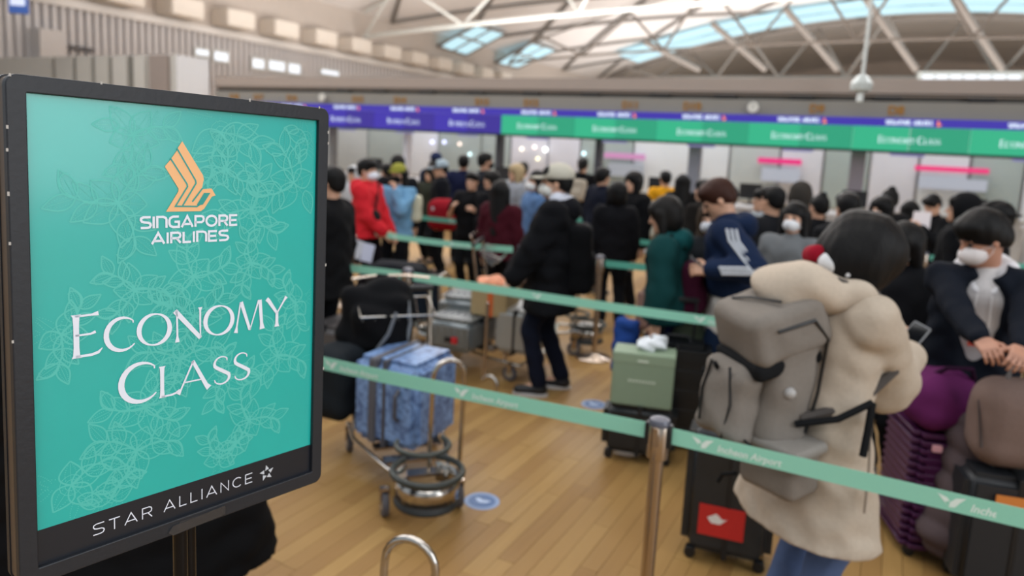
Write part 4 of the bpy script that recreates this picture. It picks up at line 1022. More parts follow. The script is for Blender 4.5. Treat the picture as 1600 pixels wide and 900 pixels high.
soft_bag('travel_bag', -1.08, 5.35, .5, 10, 'slate grey bag hanging below the maroon backpack', 'bag', lambda s: (s.box((0, 0, .18), (.14, .1, .17), .07), setattr(s, 'disp', crumple(.006, 16))), fab('#3a3f49'), .016)
g = at(1425, 435, 1.0); wb = empty('water_bottle', (g.x, g.y, .90), 0, 'small clear water bottle in the cart basket behind the parka', 'bottle')
MB().lathe([(.03, 0), (.033, .01), (.033, .14), (.014, .18), (.014, .2)], n=16).build('bottle_body', mat('#aebfce', .1, 0, 'flat', alpha=.6), wb); MB().lathe([(.016, .195), (.016, .215)], n=12).build('cap', mat('#d9e4ee', .4, 0, 'flat'), wb)

# ================================================================== PEOPLE
def Rz(a): return np.array([[math.cos(a), -math.sin(a), 0], [math.sin(a), math.cos(a), 0], [0, 0, 1]])
def Rx(a): return np.array([[1, 0, 0], [0, math.cos(a), -math.sin(a)], [0, math.sin(a), math.cos(a)]])
def Ry(a): return np.array([[math.cos(a), 0, math.sin(a)], [0, 1, 0], [-math.sin(a), 0, math.cos(a)]])
def ik(a, t, l1, l2, pole):
    a = Vector(a); t = Vector(t); d = t - a; L = d.length; mx = (l1 + l2) * .995
    if L > mx: t = a + d * (mx / L); d = t - a; L = mx
    u = d / L; x = (l1 * l1 - l2 * l2 + L * L) / (2 * L); h = math.sqrt(max(0, l1 * l1 - x * x))
    p = Vector(pole); p = p - u * p.dot(u); p.normalize()
    return a + u * x + p * h, t
def hand_sdf(w, d, nrm, side, curl, k):
    """palm, four unequal bent fingers and a side thumb; nrm = back of the hand"""
    d = Vector(d).normalized(); nrm = Vector(nrm); nrm = (nrm - d * nrm.dot(d)).normalized(); x = d.cross(nrm) * side
    s = SDF(); w = Vector(w)
    def L(a, b, c): return w + x * a * k + d * b * k + nrm * c * k
    R = np.array([list(x), list(d), list(nrm)]).T
    s.box(L(0, .045, 0), (.038 * k, .046 * k, .014 * k), .012 * k, .008, R)
    s.cap(L(0, -.05, 0), L(0, .01, 0), .026 * k, .025 * k, .012)
    for i, ln in enumerate((.068, .078, .072, .056)):
        p = L(.029 - i * .0195, .085, 0); a = 0; r = .0088 * k
        for j, f in enumerate((.45, .32, .23)):
            a += curl * (.8 if j == 0 else 1.0); q = p + (d * math.cos(a) - nrm * math.sin(a) + x * (.06 - i * .04)) * ln * f * k
            s.cap(p, q, r, r * .92, .003); p = q; r *= .92
    p = L(.03, .02, -.006); q = p + (x * .65 + d * .65 - nrm * .25).normalized() * .042 * k; s.cap(p, q, .0125 * k, .0105 * k, .008)
    q2 = q + (x * .15 + d * .9 - nrm * .45).normalized() * .032 * k; s.cap(q, q2, .0105 * k, .0085 * k, .004)
    return s
HC = {'black': '#070607', 'dark': '#0e0b09', 'brown': '#34190f', 'blond': '#a99472'}
def person(pos, rel, H, label, top='jacket', col='#101114', legs='#0e1014', hair='short', hc='black', mask=None, hat=None, hatcol='#b5b1a6', lean=0, pitch=0, yaw=0,
           hands=(None, None), near=0, skin=None, hem=.82, t=.03, hood=False, shoe='#15161a', sole='#cfcfcf', feet=None, curl=.5, handn=(None, None), collar=None, amp=.006, inner=None, sleeves=True, group=None, al=1.0, puff=0, pole=(.5, -.7, -.6), build_=1.0, quilt=0, roll=0, hoodcol=None, flare=1.0, ts=None):
    k = H / 1.73
    root = empty('person', (pos[0], pos[1], 0), math.radians(HEAD0 + rel), label, 'person', group)
    res = {0: .024, 1: .017, 2: .012, 3: .009}[near]
    skin = skin or SKIN
    z0 = .95 * k; cl, sl = math.cos(lean), math.sin(lean)
    def up(x, y, z): z *= k; y *= k; zz = z - z0; return V(x * k, y * cl + zz * sl, z0 + zz * cl - y * sl)
    b_ = build_
    pel = up(0, 0, .95); chest = up(0, 0, 1.27); nb = up(0, -.015, 1.44)
    sh = {s: up(s * .175 * b_, 0, 1.385) for s in (-1, 1)}
    Rh = Rz(yaw) @ Rx(-(pitch + lean * .6)) @ Ry(roll)
    RhM = Matrix(Rh.tolist())
    hb = up(0, -.005, 1.50)
    def hp(x, y, z): return hb + RhM @ V(x * k, y * k, (z + .105) * k)
    hips = {s: V(s * .09 * k, 0, .93 * k) for s in (-1, 1)}
    feet = feet or {-1: (-.10, .02), 1: (.11, -.03)}
    ank = {}; kn = {}
    for s in (-1, 1):
        fx, fy = feet[s]; kn[s], ank[s] = ik(hips[s], (fx * k, fy * k - .03, .085), .44 * k, .435 * k, (s * .05, 1, 0))
    el = {}; wr = {}
    for i, s in enumerate((-1, 1)):
        tg = hands[i] or (s * .25 * k * b_, .04, .80 * k)
        el[s], wr[s] = ik(sh[s], tg, .29 * k * al, .26 * k, (s * pole[0], pole[1], pole[2]))
    # --- body: one continuous surface, head and hands at finer resolution
    B = SDF()
    B.cap(nb, hp(0, -.02, -.05), .058 * k, .054 * k, .02)
    B.cap(up(0, 0, 1.32), pel, .10 * k, .11 * k, .03, (1, 0, 0), .68)
    B.cap(sh[-1], sh[1], .055 * k, .055 * k, .04)
    for s in (-1, 1):
        B.cap(sh[s], el[s], .05 * k, .038 * k, .02); B.cap(el[s], wr[s], .038 * k, .025 * k, .01)
        B.cap(hips[s], kn[s], .078 * k, .052 * k, .03); B.cap(kn[s], ank[s], .05 * k, .034 * k, .02)
        B.cap(ank[s], V(ank[s].x, ank[s].y + .12 * k, .05), .034 * k, .026 * k, .02)
    Hd = SDF()
    def HE(c, r, kk=.015): Hd.ell(hp(*c), [q * k for q in r], kk, Rh)
    HE((0, -.015, .035), (.074, .094, .092)); HE((0, .022, -.03), (.062, .072, .088), .03)
    Hd.cap(hp(0, .075, -.088), hp(0, .05, -.085), .024 * k, .03 * k, .025)
    Hd.cap(hp(0, -.02, -.05), nb, .054 * k, .058 * k, .03)
    if near or not mask: 
        Hd.cap(hp(0, .092, .02), hp(0, .112, -.022), .009 * k, .013 * k, .012)
        for s in (-1, 1): Hd.ell(hp(s * .03, .1, .008), [.016 * k, .012 * k, .011 * k], .006, Rh, sub=True); Hd.cap(hp(s * .015, .091, .027), hp(s * .045, .08, .026), .007 * k, .006 * k, .01)
        if not mask:
            Hd.cap(hp(-.018, .092, -.052), hp(.018, .092, -.052), .006 * k, .006 * k, .006)
    for s in (-1, 1): HE((s * .077, -.008, -.005), (.011, .02, .032), .006)
    parts = [B.verts(max(.016, res)), Hd.verts({0: .013, 1: .010, 2: .007, 3: .0055}[near])]
    for i, s in enumerate((-1, 1)):
        fd = (wr[s] - el[s]).normalized(); nn = handn[i] or (s * .9, .1, .3)
        if abs(fd.dot(Vector(nn).normalized())) > .9: nn = (0, 1, .2)
        if hands[i] is not None or near: parts.append(hand_sdf(wr[s], fd, nn, -s, curl, k).verts(.0055 if near >= 2 else .008))
        else: parts.append(hand_sdf(wr[s], fd, nn, -s, curl, k).verts(.0095))
    link('body', raw_mesh('body', parts), skin, root)
    if near >= 1 or not mask:
        for s in (-1, 1):
            e_ = SDF().ell(hp(s * .03, .083, .008), [.0115 * k] * 3); o = sbuild('eye', e_, .004, mat('#1a1210', .2, 0, 'flat'), root)
            MB().tube([hp(s * .014, .1, .034), hp(s * .03, .1, .038), hp(s * .047, .088, .032)], .0035 * k, 6).build('eyebrow', mat(HC[hc], .8, 0, 'flat'), root)
    # --- hair
    hm = mat(HC[hc], .55, 0, 'hair', 160, .3, .5)
    Hr = SDF()
    def R_(c, r, kk=.02, sub=False): Hr.ell(hp(*c), [q * k for q in r], kk, Rh, sub)
    if hair:
        R_((0, -.022, .045), (.09, .108, .102))
        if hair in ('short', 'messy'): R_((0, -.06, -.01), (.075, .06, .07)); R_((0, .045, .085), (.078, .055, .045), .03)
        if hair == 'messy': R_((0, -.005, .062), (.098, .11, .092)); R_((.0, .055, .09), (.078, .045, .04), .03); R_((0, -.05, .0), (.09, .08, .08), .03)
        if hair in ('bob', 'bigbob'):
            w = .104 if hair == 'bob' else .146
            R_((0, -.03, -.0), (w, .15 if w > .11 else .112, .17 if w > .11 else .15)); R_((0, -.02, .05), (w, .155 if w > .11 else .12, .12 if w > .11 else .1)); R_((0, .06, .07), (.075, .045, .05), .03)
            for s in (-1, 1): Hr.cap(hp(s * .09, .01, .03), hp(s * .094, .02, -.12), .036 * k, .03 * k, .02)
        if hair in ('long', 'longfront'):
            bk = up(0, -.10, 1.12 if hair == 'long' else 1.2)
            Hr.cap(hp(0, -.055, .02), bk, .072 * k, .05 * k, .04, (1, 0, 0), .6)
            for s in (-1, 1): Hr.cap(hp(s * .082, 0, .03), up(s * .1, .0, 1.33), .03 * k, .03 * k, .03)
        if hair == 'pony': R_((0, -.06, -.01), (.078, .06, .07)); Hr.cap(hp(0, -.13, .06), hp(0, -.16, -.12), .032 * k, .018 * k, .02)
        if hair == 'bun': R_((0, -.05, .14), (.045, .045, .04), .015); R_((0, -.06, -.01), (.078, .06, .07))
        # face opening
        R_((0, .125 if hair != 'bigbob' else .17, -.05), (.070 if hair != 'bigbob' else .06, .09, .088), .012, True)
        if hair not in ('long', 'longfront', 'bob', 'bigbob'): Hr.clip(hp(0, -.1, -.075), RhM @ V(0, .5, -1))
        f0 = 55 + 40 * random.random()
        def hd(P, f0=f0): return .0016 * np.sin(P[:, 0] * f0 * 1.6 + 2 * np.sin(P[:, 2] * 14)) * np.cos(P[:, 1] * f0 * 1.3 + np.sin(P[:, 2] * 21)) + .003 * np.sin(P[:, 0] * 37 + P[:, 1] * 31)
        Hr.disp = hd
        sbuild('hair', Hr, {0: .014, 1: .011, 2: .008, 3: .007}[near], hm, root)
    if hat:
        Ht_ = SDF()
        if hat in ('cap', 'bucket', 'beanie', 'widehat'):
            Ht_.ell(hp(0, -.02, .06), [.1 * k, .12 * k, .095 * k], .01, Rh)
            Ht_.clip(hp(0, 0, .035 if hat != 'beanie' else .01), RhM @ V(0, 0, -1))
            sbuild('hat_crown', Ht_, .011, fab(hatcol), root)
        if hat == 'cap':
            S = SDF().ell(hp(0, .125, .045), [.075 * k, .075 * k, .011 * k], .01, Rh); sbuild('hat_brim', S, .009, fab(hatcol), root)
        if hat in ('bucket', 'widehat'):
            w = .15 if hat == 'bucket' else .175
            S = SDF().ell(hp(0, -.02, .042), [w * k, (w + .01) * k, .014 * k], .01, Rh); sbuild('hat_brim', S, .01, fab(hatcol), root)
        if hat == 'hoodup':
            S = SDF().ell(hp(0, -.04, .03), [.12 * k, .13 * k, .145 * k], .02, Rh).cap(hp(0, -.06, -.04), up(0, -.04, 1.4), .12 * k, .12 * k, .04)
            S.ell(hp(0, .15, -.03), [.08 * k, .13 * k, .11 * k], .02, Rh, sub=True); S.disp = crumple(.005, 20)
            sbuild('raised_hood', S, .014, fab(hatcol), root)
    if mask:
        Mk = SDF(); Mk.ell(hp(0, .052, -.05), [.064 * k, .074 * k, .055 * k], .01, Rh).ell(hp(0, .105, -.04), [.022 * k, .025 * k, .03 * k], .03, Rh)
        Mk.clip(hp(0, .03, 0), RhM @ V(0, -1, 0)); Mk.clip(hp(0, .05, -.002), RhM @ V(0, -.15, 1))
        mk = sbuild('face_mask', Mk, .007 if near >= 1 else .010, mat(mask, .8, 0, 'fabric', 50, .05, .1), root)
        if near >= 1:
            sb = MB()
            for s in (-1, 1):
                for zz in (-.02, -.08): sb.tube([hp(s * .058, .055, zz), hp(s * .078, .02, (zz - .02) / 2), hp(s * .08, -.012, -.0)], .0017, 5)
            sb.build('ear_loops', mat(mask, .8, 0, 'flat'), mk)
    # --- legs and shoes
    T = SDF(); lt = .018
    T.cap(pel, V(0, 0, .88 * k), .10 * k, .115 * k, .03, (1, 0, 0), .72)
    for s in (-1, 1): T.cap(hips[s], kn[s], (.085 + lt * .4) * k, (.062 + lt * .5) * k, .025); T.cap(kn[s], V(ank[s].x, ank[s].y, ank[s].z + .03), .062 * k + lt * .5, .052 * k + lt * .6, .02)
    T.disp = lambda P: .005 * np.sin(P[:, 2] * 42 + 3 * np.sin(P[:, 0] * 20 + P[:, 1] * 13)) * np.sin(P[:, 0] * 23 + P[:, 1] * 17)
    T.clip((0, 0, 1.02 * k), (0, 0, 1)).clip((0, 0, .055), (0, 0, -1))
    sbuild('trousers', T, max(.014, res), fab(legs), root)
    for s in (-1, 1):
        a = ank[s]; S = SDF(); S.cap(V(a.x, a.y - .03, .052), V(a.x + s * .012, a.y + .15 * k, .042), .046 * k, .036 * k, .02, (0, 0, 1), 1.05); S.cap(V(a.x, a.y - .01, .09), V(a.x, a.y, .06), .045 * k, .05 * k, .02)
        S.clip((0, 0, .02), (0, 0, -1)); so = sbuild('shoe', S, .011 if near >= 1 else .015, mat(shoe, .5, 0, 'plain', 60, .1, .05), root)
        if near >= 1: MB().prism([(a.x + s * .006 + q[0] * .048 * k, a.y + .055 * k + q[1] * .135 * k) for q in _arc(0, 0, 1, 1, 0, 360, 20)[:-1]], .0, .024).build('sole', mat(sole, .6, 0, 'flat'), so)
    # --- upper garment
    G = SDF(); tt = t
    hz = hem * k
    G.cap(up(0, .0, 1.31), up(0, 0, 1.05), (.112 + tt * .8) * k, (.105 + tt) * k, .04, (1, 0, 0), .66 / b_)
    hp0 = V(0, 0, hz); 
    if hz < .9 * k: G.cap(up(0, 0, 1.02), V(0, sl * .05, hz - .03), (.105 + tt) * k, (.115 + tt * 1.5) * k * flare, .04, (1, 0, 0), .68 / b_)
    G.cap(sh[-1], sh[1], (.058 + tt * .7) * k, (.058 + tt * .7) * k, .05)
    G.cap(nb, up(0, -.0, 1.36), (.066 + tt * .4) * k, (.08 + tt * .4) * k, .03)
    if top == 'open': G.ell(up(0, .2, 1.2), [.11 * k, .15 * k, .31 * k], .02, sub=True); G.ell(hp(0, .0, -.14), [.07 * k, .13 * k, .07 * k], .02, sub=True)
    tt = t if ts is None else ts
    if sleeves:
        for s in (-1, 1):
            wv = wr[s] - (wr[s] - el[s]).normalized() * .025
            G.cap(sh[s], el[s], (.056 + tt) * k, (.046 + tt) * k, .014); G.cap(el[s], wv, (.046 + tt) * k, (.034 + tt * .7) * k, .012)
    else:
        for s in (-1, 1): G.cap(sh[s], sh[s].lerp(el[s], .6), (.056 + tt) * k, (.056 + tt) * k, .03)
    if puff:
        for s in (-1, 1): G.ell(el[s] + V(0, -.01, -.035), [.085 * k, .10 * k, .11 * k], .05)
    if collar: G.cap(up(0, -.03, 1.42), up(0, -.025, 1.49), (.072) * k, (.078) * k, .02)
    sd = random.random() * 6
    def gd(P, sd=sd):
        d = amp * (np.sin(P[:, 2] * 21 + sd + 2.2 * np.sin(P[:, 0] * 11 + P[:, 1] * 9)) * np.sin(P[:, 0] * 13 - P[:, 1] * 15 + sd * 2)) + amp * .5 * np.sin(P[:, 2] * 47 + 2 * np.sin(P[:, 0] * 30))
        if near == 3: d = d + crumple(.0028, 30, sd)(P)
        if quilt: d = d + quilt * (np.abs(np.sin(P[:, 2] * 24 + .3 * np.sin(P[:, 0] * 9))) - .5)
        return d
    G.disp = gd
    G.clip((0, 0, hz), (0, 0, -1))
    ob = sbuild({'hoodie': 'hoodie', 'coat': 'coat', 'open': 'overcoat', 'shirt': 'shirt', 'puffer': 'puffer_coat'}.get(top, 'jacket'), G, res, fab(col), root)
    if hood:
        Hh = SDF(); Hh.ell(up(0, -.115, 1.42), [.125 * k, .085 * k, .095 * k], .03).cap(up(-.085, -.02, 1.43), up(.085, -.02, 1.43), .045 * k, .045 * k, .04)
        for s in (-1, 1): Hh.cap(up(s * .09, -.04, 1.45), up(s * .035, .09, 1.37), .04 * k, .014 * k, .05)
        Hh.disp = crumple(.005, 20); sbuild('hood', Hh, max(.011, res * .8), fab(hoodcol or col), root)
    if inner:
        I = SDF(); I.cap(up(0, .01, 1.30), up(0, .01, 1.0), .104 * k, .108 * k, .03, (1, 0, 0), .75); I.cap(nb, up(0, .01, 1.36), .07 * k, .09 * k, .03); I.disp = crumple(.004, 20); I.clip((0, 0, .8 * k), (0, 0, -1))
        sbuild('inner_top', I, max(.012, res), fab(inner), root)
    root['_k'] = k
    return dict(root=root, up=up, hp=hp, k=k, sh=sh, el=el, wr=wr, nb=nb, res=res, jacket=ob)
def ppos(px, py, H):
    s_pt = at(px, py, H); return s_pt
def wear(P, name, label, cat, group=None):
    """a thing carried by a person: its own top-level object in the same place and direction"""
    r = P['root']; o = empty(name, r.location, r.rotation_euler.z, label, cat, group); return o
def local(P, w):            # world point -> the person's frame
    r = P['root'] if isinstance(P, dict) else P
    return Matrix.Rotation(-r.rotation_euler.z, 3, 'Z') @ (Vector(w) - r.location)
def loc0(pos, rel, w):
    return Matrix.Rotation(-math.radians(HEAD0 + rel), 3, 'Z') @ (Vector(w) - V(pos[0], pos[1], 0))
def phone(P, w, label, group=None):
    o = wear(P, 'phone', label, 'phone', group)
    w = Vector(w); R = Matrix.Translation(w) @ Matrix.Rotation(.6, 4, 'X')
    MB().box((-.037, -.075, -.004), (.037, .075, .004), R, bev=.003).build('case', mat('#6b6d72', .3, 0, 'plain', 60, .05, 0), o)
    MB().box((-.033, -.07, .0042), (.033, .07, .0048), R).build('glass', mat('#14161c', .1, 0, 'flat'), o)
    return o
def pack(P, label, col, w=.15, h=.24, d=.11, zc=1.2, off=.0, tilt=0, straps=True, res=.016, scol='#101114'):
    o = wear(P, 'backpack', label, 'backpack'); up, k = P['up'], P['k']
    s = SDF(); y0 = -.10 - d - off
    Rb = Rx(-0.05)
    s.box(up(0, y0, zc), (w * k, d * k, h * k), .055, .02, Rb); s.box(up(0, y0 - d * .8, zc - .08), (w * .75 * k, d * .5 * k, h * .5 * k), .05, .03, Rb); s.disp = crumple(.005, 18)
    sbuild('pack_body', s, res, fab(col), o)
    if straps:
        b = MB()
        for q in (-1, 1): b.tube([up(q * .1, -.15, 1.38), up(q * .115, -.05, 1.475), up(q * .12, .06, 1.44), up(q * .13, .135, 1.3), up(q * .15, .08, 1.12), up(q * .14, -.1, 1.02)], .014, 8)
        b.build('shoulder_straps', fab(scol), o)
    return o

# ---- nearest: beige parka, seen from behind, looking at a phone
pos = at(1230, 1006, 0)
PB = (pos.x, pos.y); relb = -78
ph = atd(1424, 530, 376); hl = loc0(PB, relb, ph)
A = person(PB, relb, 1.74, 'person in a beige hooded parka and jeans seen from behind, holding a phone', top='coat', col='#b3a595', legs='#4e5f83', hair='bigbob', mask='#d9dade', lean=.13, pitch=.6,
           hands=((hl.x - .12, hl.y - .02, hl.z - .05), (hl.x + .03, hl.y - .03, hl.z - .05)), near=3, hem=.56, t=.045, ts=.046, flare=1.28, amp=.0045, al=1.25, puff=1, pole=(.1, .05, -1), hood=False, curl=.7, handn=((-1, 0, .3), (.9, -.3, .2)), build_=1.0)
up = A['up']
# the big folded hood with its gathered rim, red scarf and drawstring
Hh = SDF(); Hh.ell(up(-.02, -.10, 1.45), [.18, .14, .085], .03).ell(up(0, -.21, 1.45), [.165, .14, .10], .05)
for s in (-1, 1): Hh.cap(up(s * .13, -.05, 1.46), up(s * .10, .10, 1.40), .055, .035, .04)
Hh.disp = crumple(.014, 17, 1.0); sbuild('hood', Hh, .009, fab('#b9ab9b'), A['root'])
S = SDF(); S.cap(up(.02, -.11, 1.56), up(.07, -.06, 1.54), .036, .034, .02); sbuild('collar_lining', S, .01, fab('#d8d8da'), A['root'])
S = SDF(); S.cap(up(-.09, -.10, 1.57), up(-.02, -.13, 1.58), .038, .036, .02); sbuild('scarf', S, .009, fab('#8e1226'), A['root'])
MB().tube([up(.28, .02, 1.0), up(.30, .03, .88), up(.325, .03, .74)], .0045, 6).build('drawstring', fab('#8d8073'), A['root'])
MB().tube([up(.215, .13, .86), up(.262, .14, .60)], .007, 6).build('side_zip', mat('#3d3936', .5, 0, 'plain', 50, .1, 0), A['root'])
o = wear(A, 'phone', 'dark phone in a light bumper held by the person in the beige parka', 'phone')
R = Matrix.Translation(hl) @ Matrix.Rotation(.9, 4, 'X') @ Matrix.Rotation(.5, 4, 'Y')
MB().box((-.038, -.078, -.005), (.038, .078, .005), R, bev=.004).build('case', mat('#77797d', .3, 0, 'plain', 60, .05, 0), o)
MB().box((-.032, -.071, .0052), (.032, .071, .0058), R).build('glass', mat('#101216', .1, 0, 'flat'), o)
# grey travel backpack on the parka
GRY = fab('#7b746d'); BLKF = fab('#17181a')
bp = wear(A, 'backpack', 'large grey roll-top backpack worn over the beige parka', 'backpack')
yb = -.25
s = SDF(); s.box(up(0, yb + .03, 1.13), (.165, .10, .27), .06, .02, Rx(-.12)); s.disp = crumple(.006, 17); sbuild('main_body', s, .009, GRY, bp)
s = SDF(); s.box(up(0, yb - .03, 1.30), (.172, .15, .10), .045, .02, Rx(.35)); s.disp = crumple(.005, 20); sbuild('top_lid', s, .009, GRY, bp)
s = SDF(); s.box(up(-.02, yb - .11, .99), (.14, .07, .155), .06, .02, Rx(-.1)); s.disp = crumple(.010, 20, 2.); sbuild('front_pocket', s, .009, GRY, bp)
s = SDF(); s.box(up(0, yb - .01, 1.185), (.158, .135, .035), .025, .01, Rx(.3)); sbuild('dark_gap', s, .009, BLKF, bp)
MB().tube([up(-.1, yb - .14, 1.36), up(.0, yb - .125, 1.385), up(.12, yb - .08, 1.40)], .0055, 6).build('lid_zip', mat('#101114', .4, 0, 'flat'), bp)
MB().tube([up(.171, yb - .1, 1.30), up(.175, yb + .03, 1.36), up(.17, yb + .10, 1.30), up(.17, yb + .11, 1.1), up(.168, yb + .10, .95)], .0065, 6).build('side_zip', mat('#101114', .4, 0, 'flat'), bp)
MB().tube([up(-.07, yb - .185, 1.12), up(-.09, yb - .19, 1.0), up(-.08, yb - .18, .88)], .006, 6).tube([up(.06, yb - .185, 1.13), up(.09, yb - .17, 1.0), up(.08, yb - .17, .87)], .006, 6).build('pocket_zips', mat('#141518', .4, 0, 'flat'), bp)
b = MB()
for q in (-1, 1): b.tube([up(q * .09, -.19, 1.38), up(q * .12, -.12, 1.50), up(q * .15, .02, 1.475), up(q * .165, .12, 1.37), up(q * .18, .14, 1.22), up(q * .2, .0, 1.08), up(q * .16, -.18, 1.0)], .02, 8)
b.build('shoulder_straps', fab('#4f4a47'), bp)
MB().tube([up(.17, -.2, .98), up(.25, -.1, 1.04), up(.275, .0, 1.12)], .013, 8).tube([up(.275, .0, 1.12), up(.285, .0, 1.02), up(.29, .0, .93)], .013, 8).build('side_strap', BLKF, bp)
s = SDF(); s.ell(up(.17, yb + .0, 1.09), [.02, .022, .022]); sbuild('strap_buckle', s, .006, mat('#a5a2a0', .4, 0, 'flat'), bp)
cb2 = wear(A, 'camera_bag', 'small grey camera bag hanging under the backpack', 'bag')
s = SDF(); s.box(up(.13, yb + .05, .82), (.12, .085, .10), .035, .02, Rz(.35) @ Rx(.1)); s.disp = crumple(.003, 20); sbuild('bag_body', s, .008, GRY, cb2)
s = SDF(); s.box(up(.14, yb + .04, .90), (.127, .092, .022), .018, .01, Rz(.35) @ Rx(.1)); sbuild('bag_lid', s, .008, fab('#85807a'), cb2)
MB().tube([up(.02, yb - .10, .885), up(.2, yb - .11, .885), up(.27, yb + .05, .885)], .006, 6).build('lid_zip', mat('#101114', .4, 0, 'flat'), cb2)
MB().tube([up(.0, yb - .0, .92), up(-.08, yb - .12, 1.05), up(-.02, yb - .2, 1.12)], .009, 6).build('carry_strap', BLKF, cb2)
MB().tube([up(.05, yb - .06, .73), up(.0, yb - .08, .70), up(-.02, yb - .08, .66)], .008, 6).build('strap_end', BLKF, cb2)

# ---- right edge: dark overcoat over a white hoodie, both hands on a bag handle
P34 = at(1540, 345, 1.71); pw = (P34.x + .06, P34.y + .36); rel = 150
hh = atd(1563, 578, 372); h2 = atd(1592, 572, 372)
l1 = loc0(pw, rel, hh); l2 = loc0(pw, rel, h2)
lr = (l1, l2) if l1.x < l2.x else (l2, l1)
Bp = person(pw, rel, 1.755, 'man in a navy overcoat over a white hoodie, white mask, at the right edge', top='open', col='#10151f', legs='#0d0f14', hair='messy', mask='#dcd6d6', lean=.24, pitch=.28, yaw=-1.0, roll=.0,
            hands=(tuple(lr[0]), tuple(lr[1])), near=3, hem=.6, t=.04, ts=.018, hood=True, hoodcol='#dcd9dc', inner='#c9c4c4', curl=.75, handn=((-.4, .2, 1), (.4, .2, 1)), skin=SKIN2)
up = Bp['up']
MB().tube([up(-.03, .12, 1.36), up(-.035, .135, 1.25), up(-.03, .14, 1.14)], .0045, 6).tube([up(.03, .12, 1.36), up(.035, .135, 1.27), up(.03, .14, 1.18)], .0045, 6).build('drawstring', mat('#e6e3e3', .6, 0, 'flat'), Bp['root'])
MB().box(tuple(up(-.035, .142, 1.10)), tuple(up(.04, .152, 1.125))).build('chest_print', mat('#c2402e', .6, 0, 'flat'), Bp['root'])
MB().box(tuple(up(-.035, .142, 1.15)), tuple(up(.04, .152, 1.165))).build('chest_print', mat('#4a4a50', .6, 0, 'flat'), Bp['root'])

# ---- navy track jacket, auburn hair, looking at a phone
q = at(1155, 293, 1.74); pq = (q.x, q.y); rel = 75
hl = loc0(pq, rel, atd(1108, 420, 242))
C_ = person(pq, rel, 1.80, 'person in a navy hooded jacket with white sleeve stripes and auburn hair, looking down', top='jacket', col='#16243f', legs='#1b2a44', hair='short', hc='brown', mask=None, lean=.12, pitch=.55,
            hands=((hl.x - .02, hl.y, hl.z), (hl.x + .1, hl.y - .03, hl.z)), near=2, hem=.97, t=.045, hood=True, handn=((-1, .0, .4), (1, 0, .4)), curl=.8, build_=1.08)
sh, el, wr = C_['sh'], C_['el'], C_['wr']
for s in (-1,):
    for dz in (-.016, 0.003, .022):
        a = Vector(sh[s]); pts = []
        for t_ in range(9):
            p = a.lerp(el[s], t_ / 8); r = .105 - .012 * t_ / 8; pts.append(p + V(s * r * (1.26 - .02 * t_), dz * 1.5 - .02, .05 if t_ < 1 else .0))
        for t_ in range(1, 7):
            p = el[s].lerp(wr[s], t_ / 8); r = .093 - .02 * t_ / 8; pts.append(p + V(s * r * 1.1, dz * .5, dz))
        MB().tube(pts, .0085, 6).build('sleeve_stripe', mat('#c9ced6', .6, 0, 'flat'), C_['root'])
S = SDF(); S.cap(V(0, 0, 1.0), V(0, .0, .8), .135, .15, .03, (1, 0, 0), .7); S.disp = crumple(.012, 22); S.clip((0, 0, .72), (0, 0, -1)); sbuild('shirt_hem', S, .013, fab('#cfc8c2'), C_['root'])
o = phone(C_, (hl.x - .0, hl.y + .06, hl.z + .03), 'phone in the hands of the person in the navy striped jacket')

# ---- man in the off-white cap with the long black puffer, pushing the cart
q = at(850, 612, 0); pq = (q.x, q.y); rel = 82
hl = loc0(pq, rel, atd(797, 441, 205))
D_ = person(pq, rel, 1.80, 'man in an off-white cap and long black puffer coat pushing a luggage cart', top='puffer', col='#0d0e12', legs='#131828', hair='short', hat='cap', hatcol='#b9b5a8', mask='#d6d6d2', pitch=.05,
            hands=((hl.x - .05, hl.y, hl.z), (hl.x + .12, hl.y + .05, hl.z - .01)), near=2, hem=.66, t=.06, quilt=.006, curl=.9, shoe='#14161c', sole='#c9c6c6', handn=((-.3, 0, 1), (.3, 0, 1)), hood=True, hoodcol='#101116', feet={-1: (-.1, .07), 1: (.12, -.09)}, build_=1.05)
S = SDF(); S.cap(D_['up'](-.06, -.02, 1.485), D_['up'](.06, -.02, 1.485), .065, .065, .02).cap(D_['up'](0, -.09, 1.45), D_['up'](0, -.03, 1.48), .08, .07, .03); sbuild('white_hood', S, .011, fab('#cdd0dc'), D_['root'])
pack(D_, 'black backpack on the back of the man in the off-white cap', '#0b0c0f', zc=1.06, h=.26, w=.16, d=.10, res=.014, off=.0)

# ---- green jacket with maroon pack
q = at(1068, 320, 1.6); pq = (q.x - .05, q.y); rel = 70
E_ = person(pq, rel, 1.63, 'woman in a dark green hooded jacket with a maroon backpack, facing left', top='jacket', col='#0f3a3b', legs='#141a3c', hair='bob', hc='dark', mask=None, near=1, hem=.84, t=.05, hood=True, pitch=.2, hoodcol='#12484a', shoe='#8a2f52', build_=1.05, lean=.1)
pack(E_, 'maroon backpack with a hanging charm worn over the green jacket', '#3d1228', zc=1.08, w=.15, h=.2, d=.08)

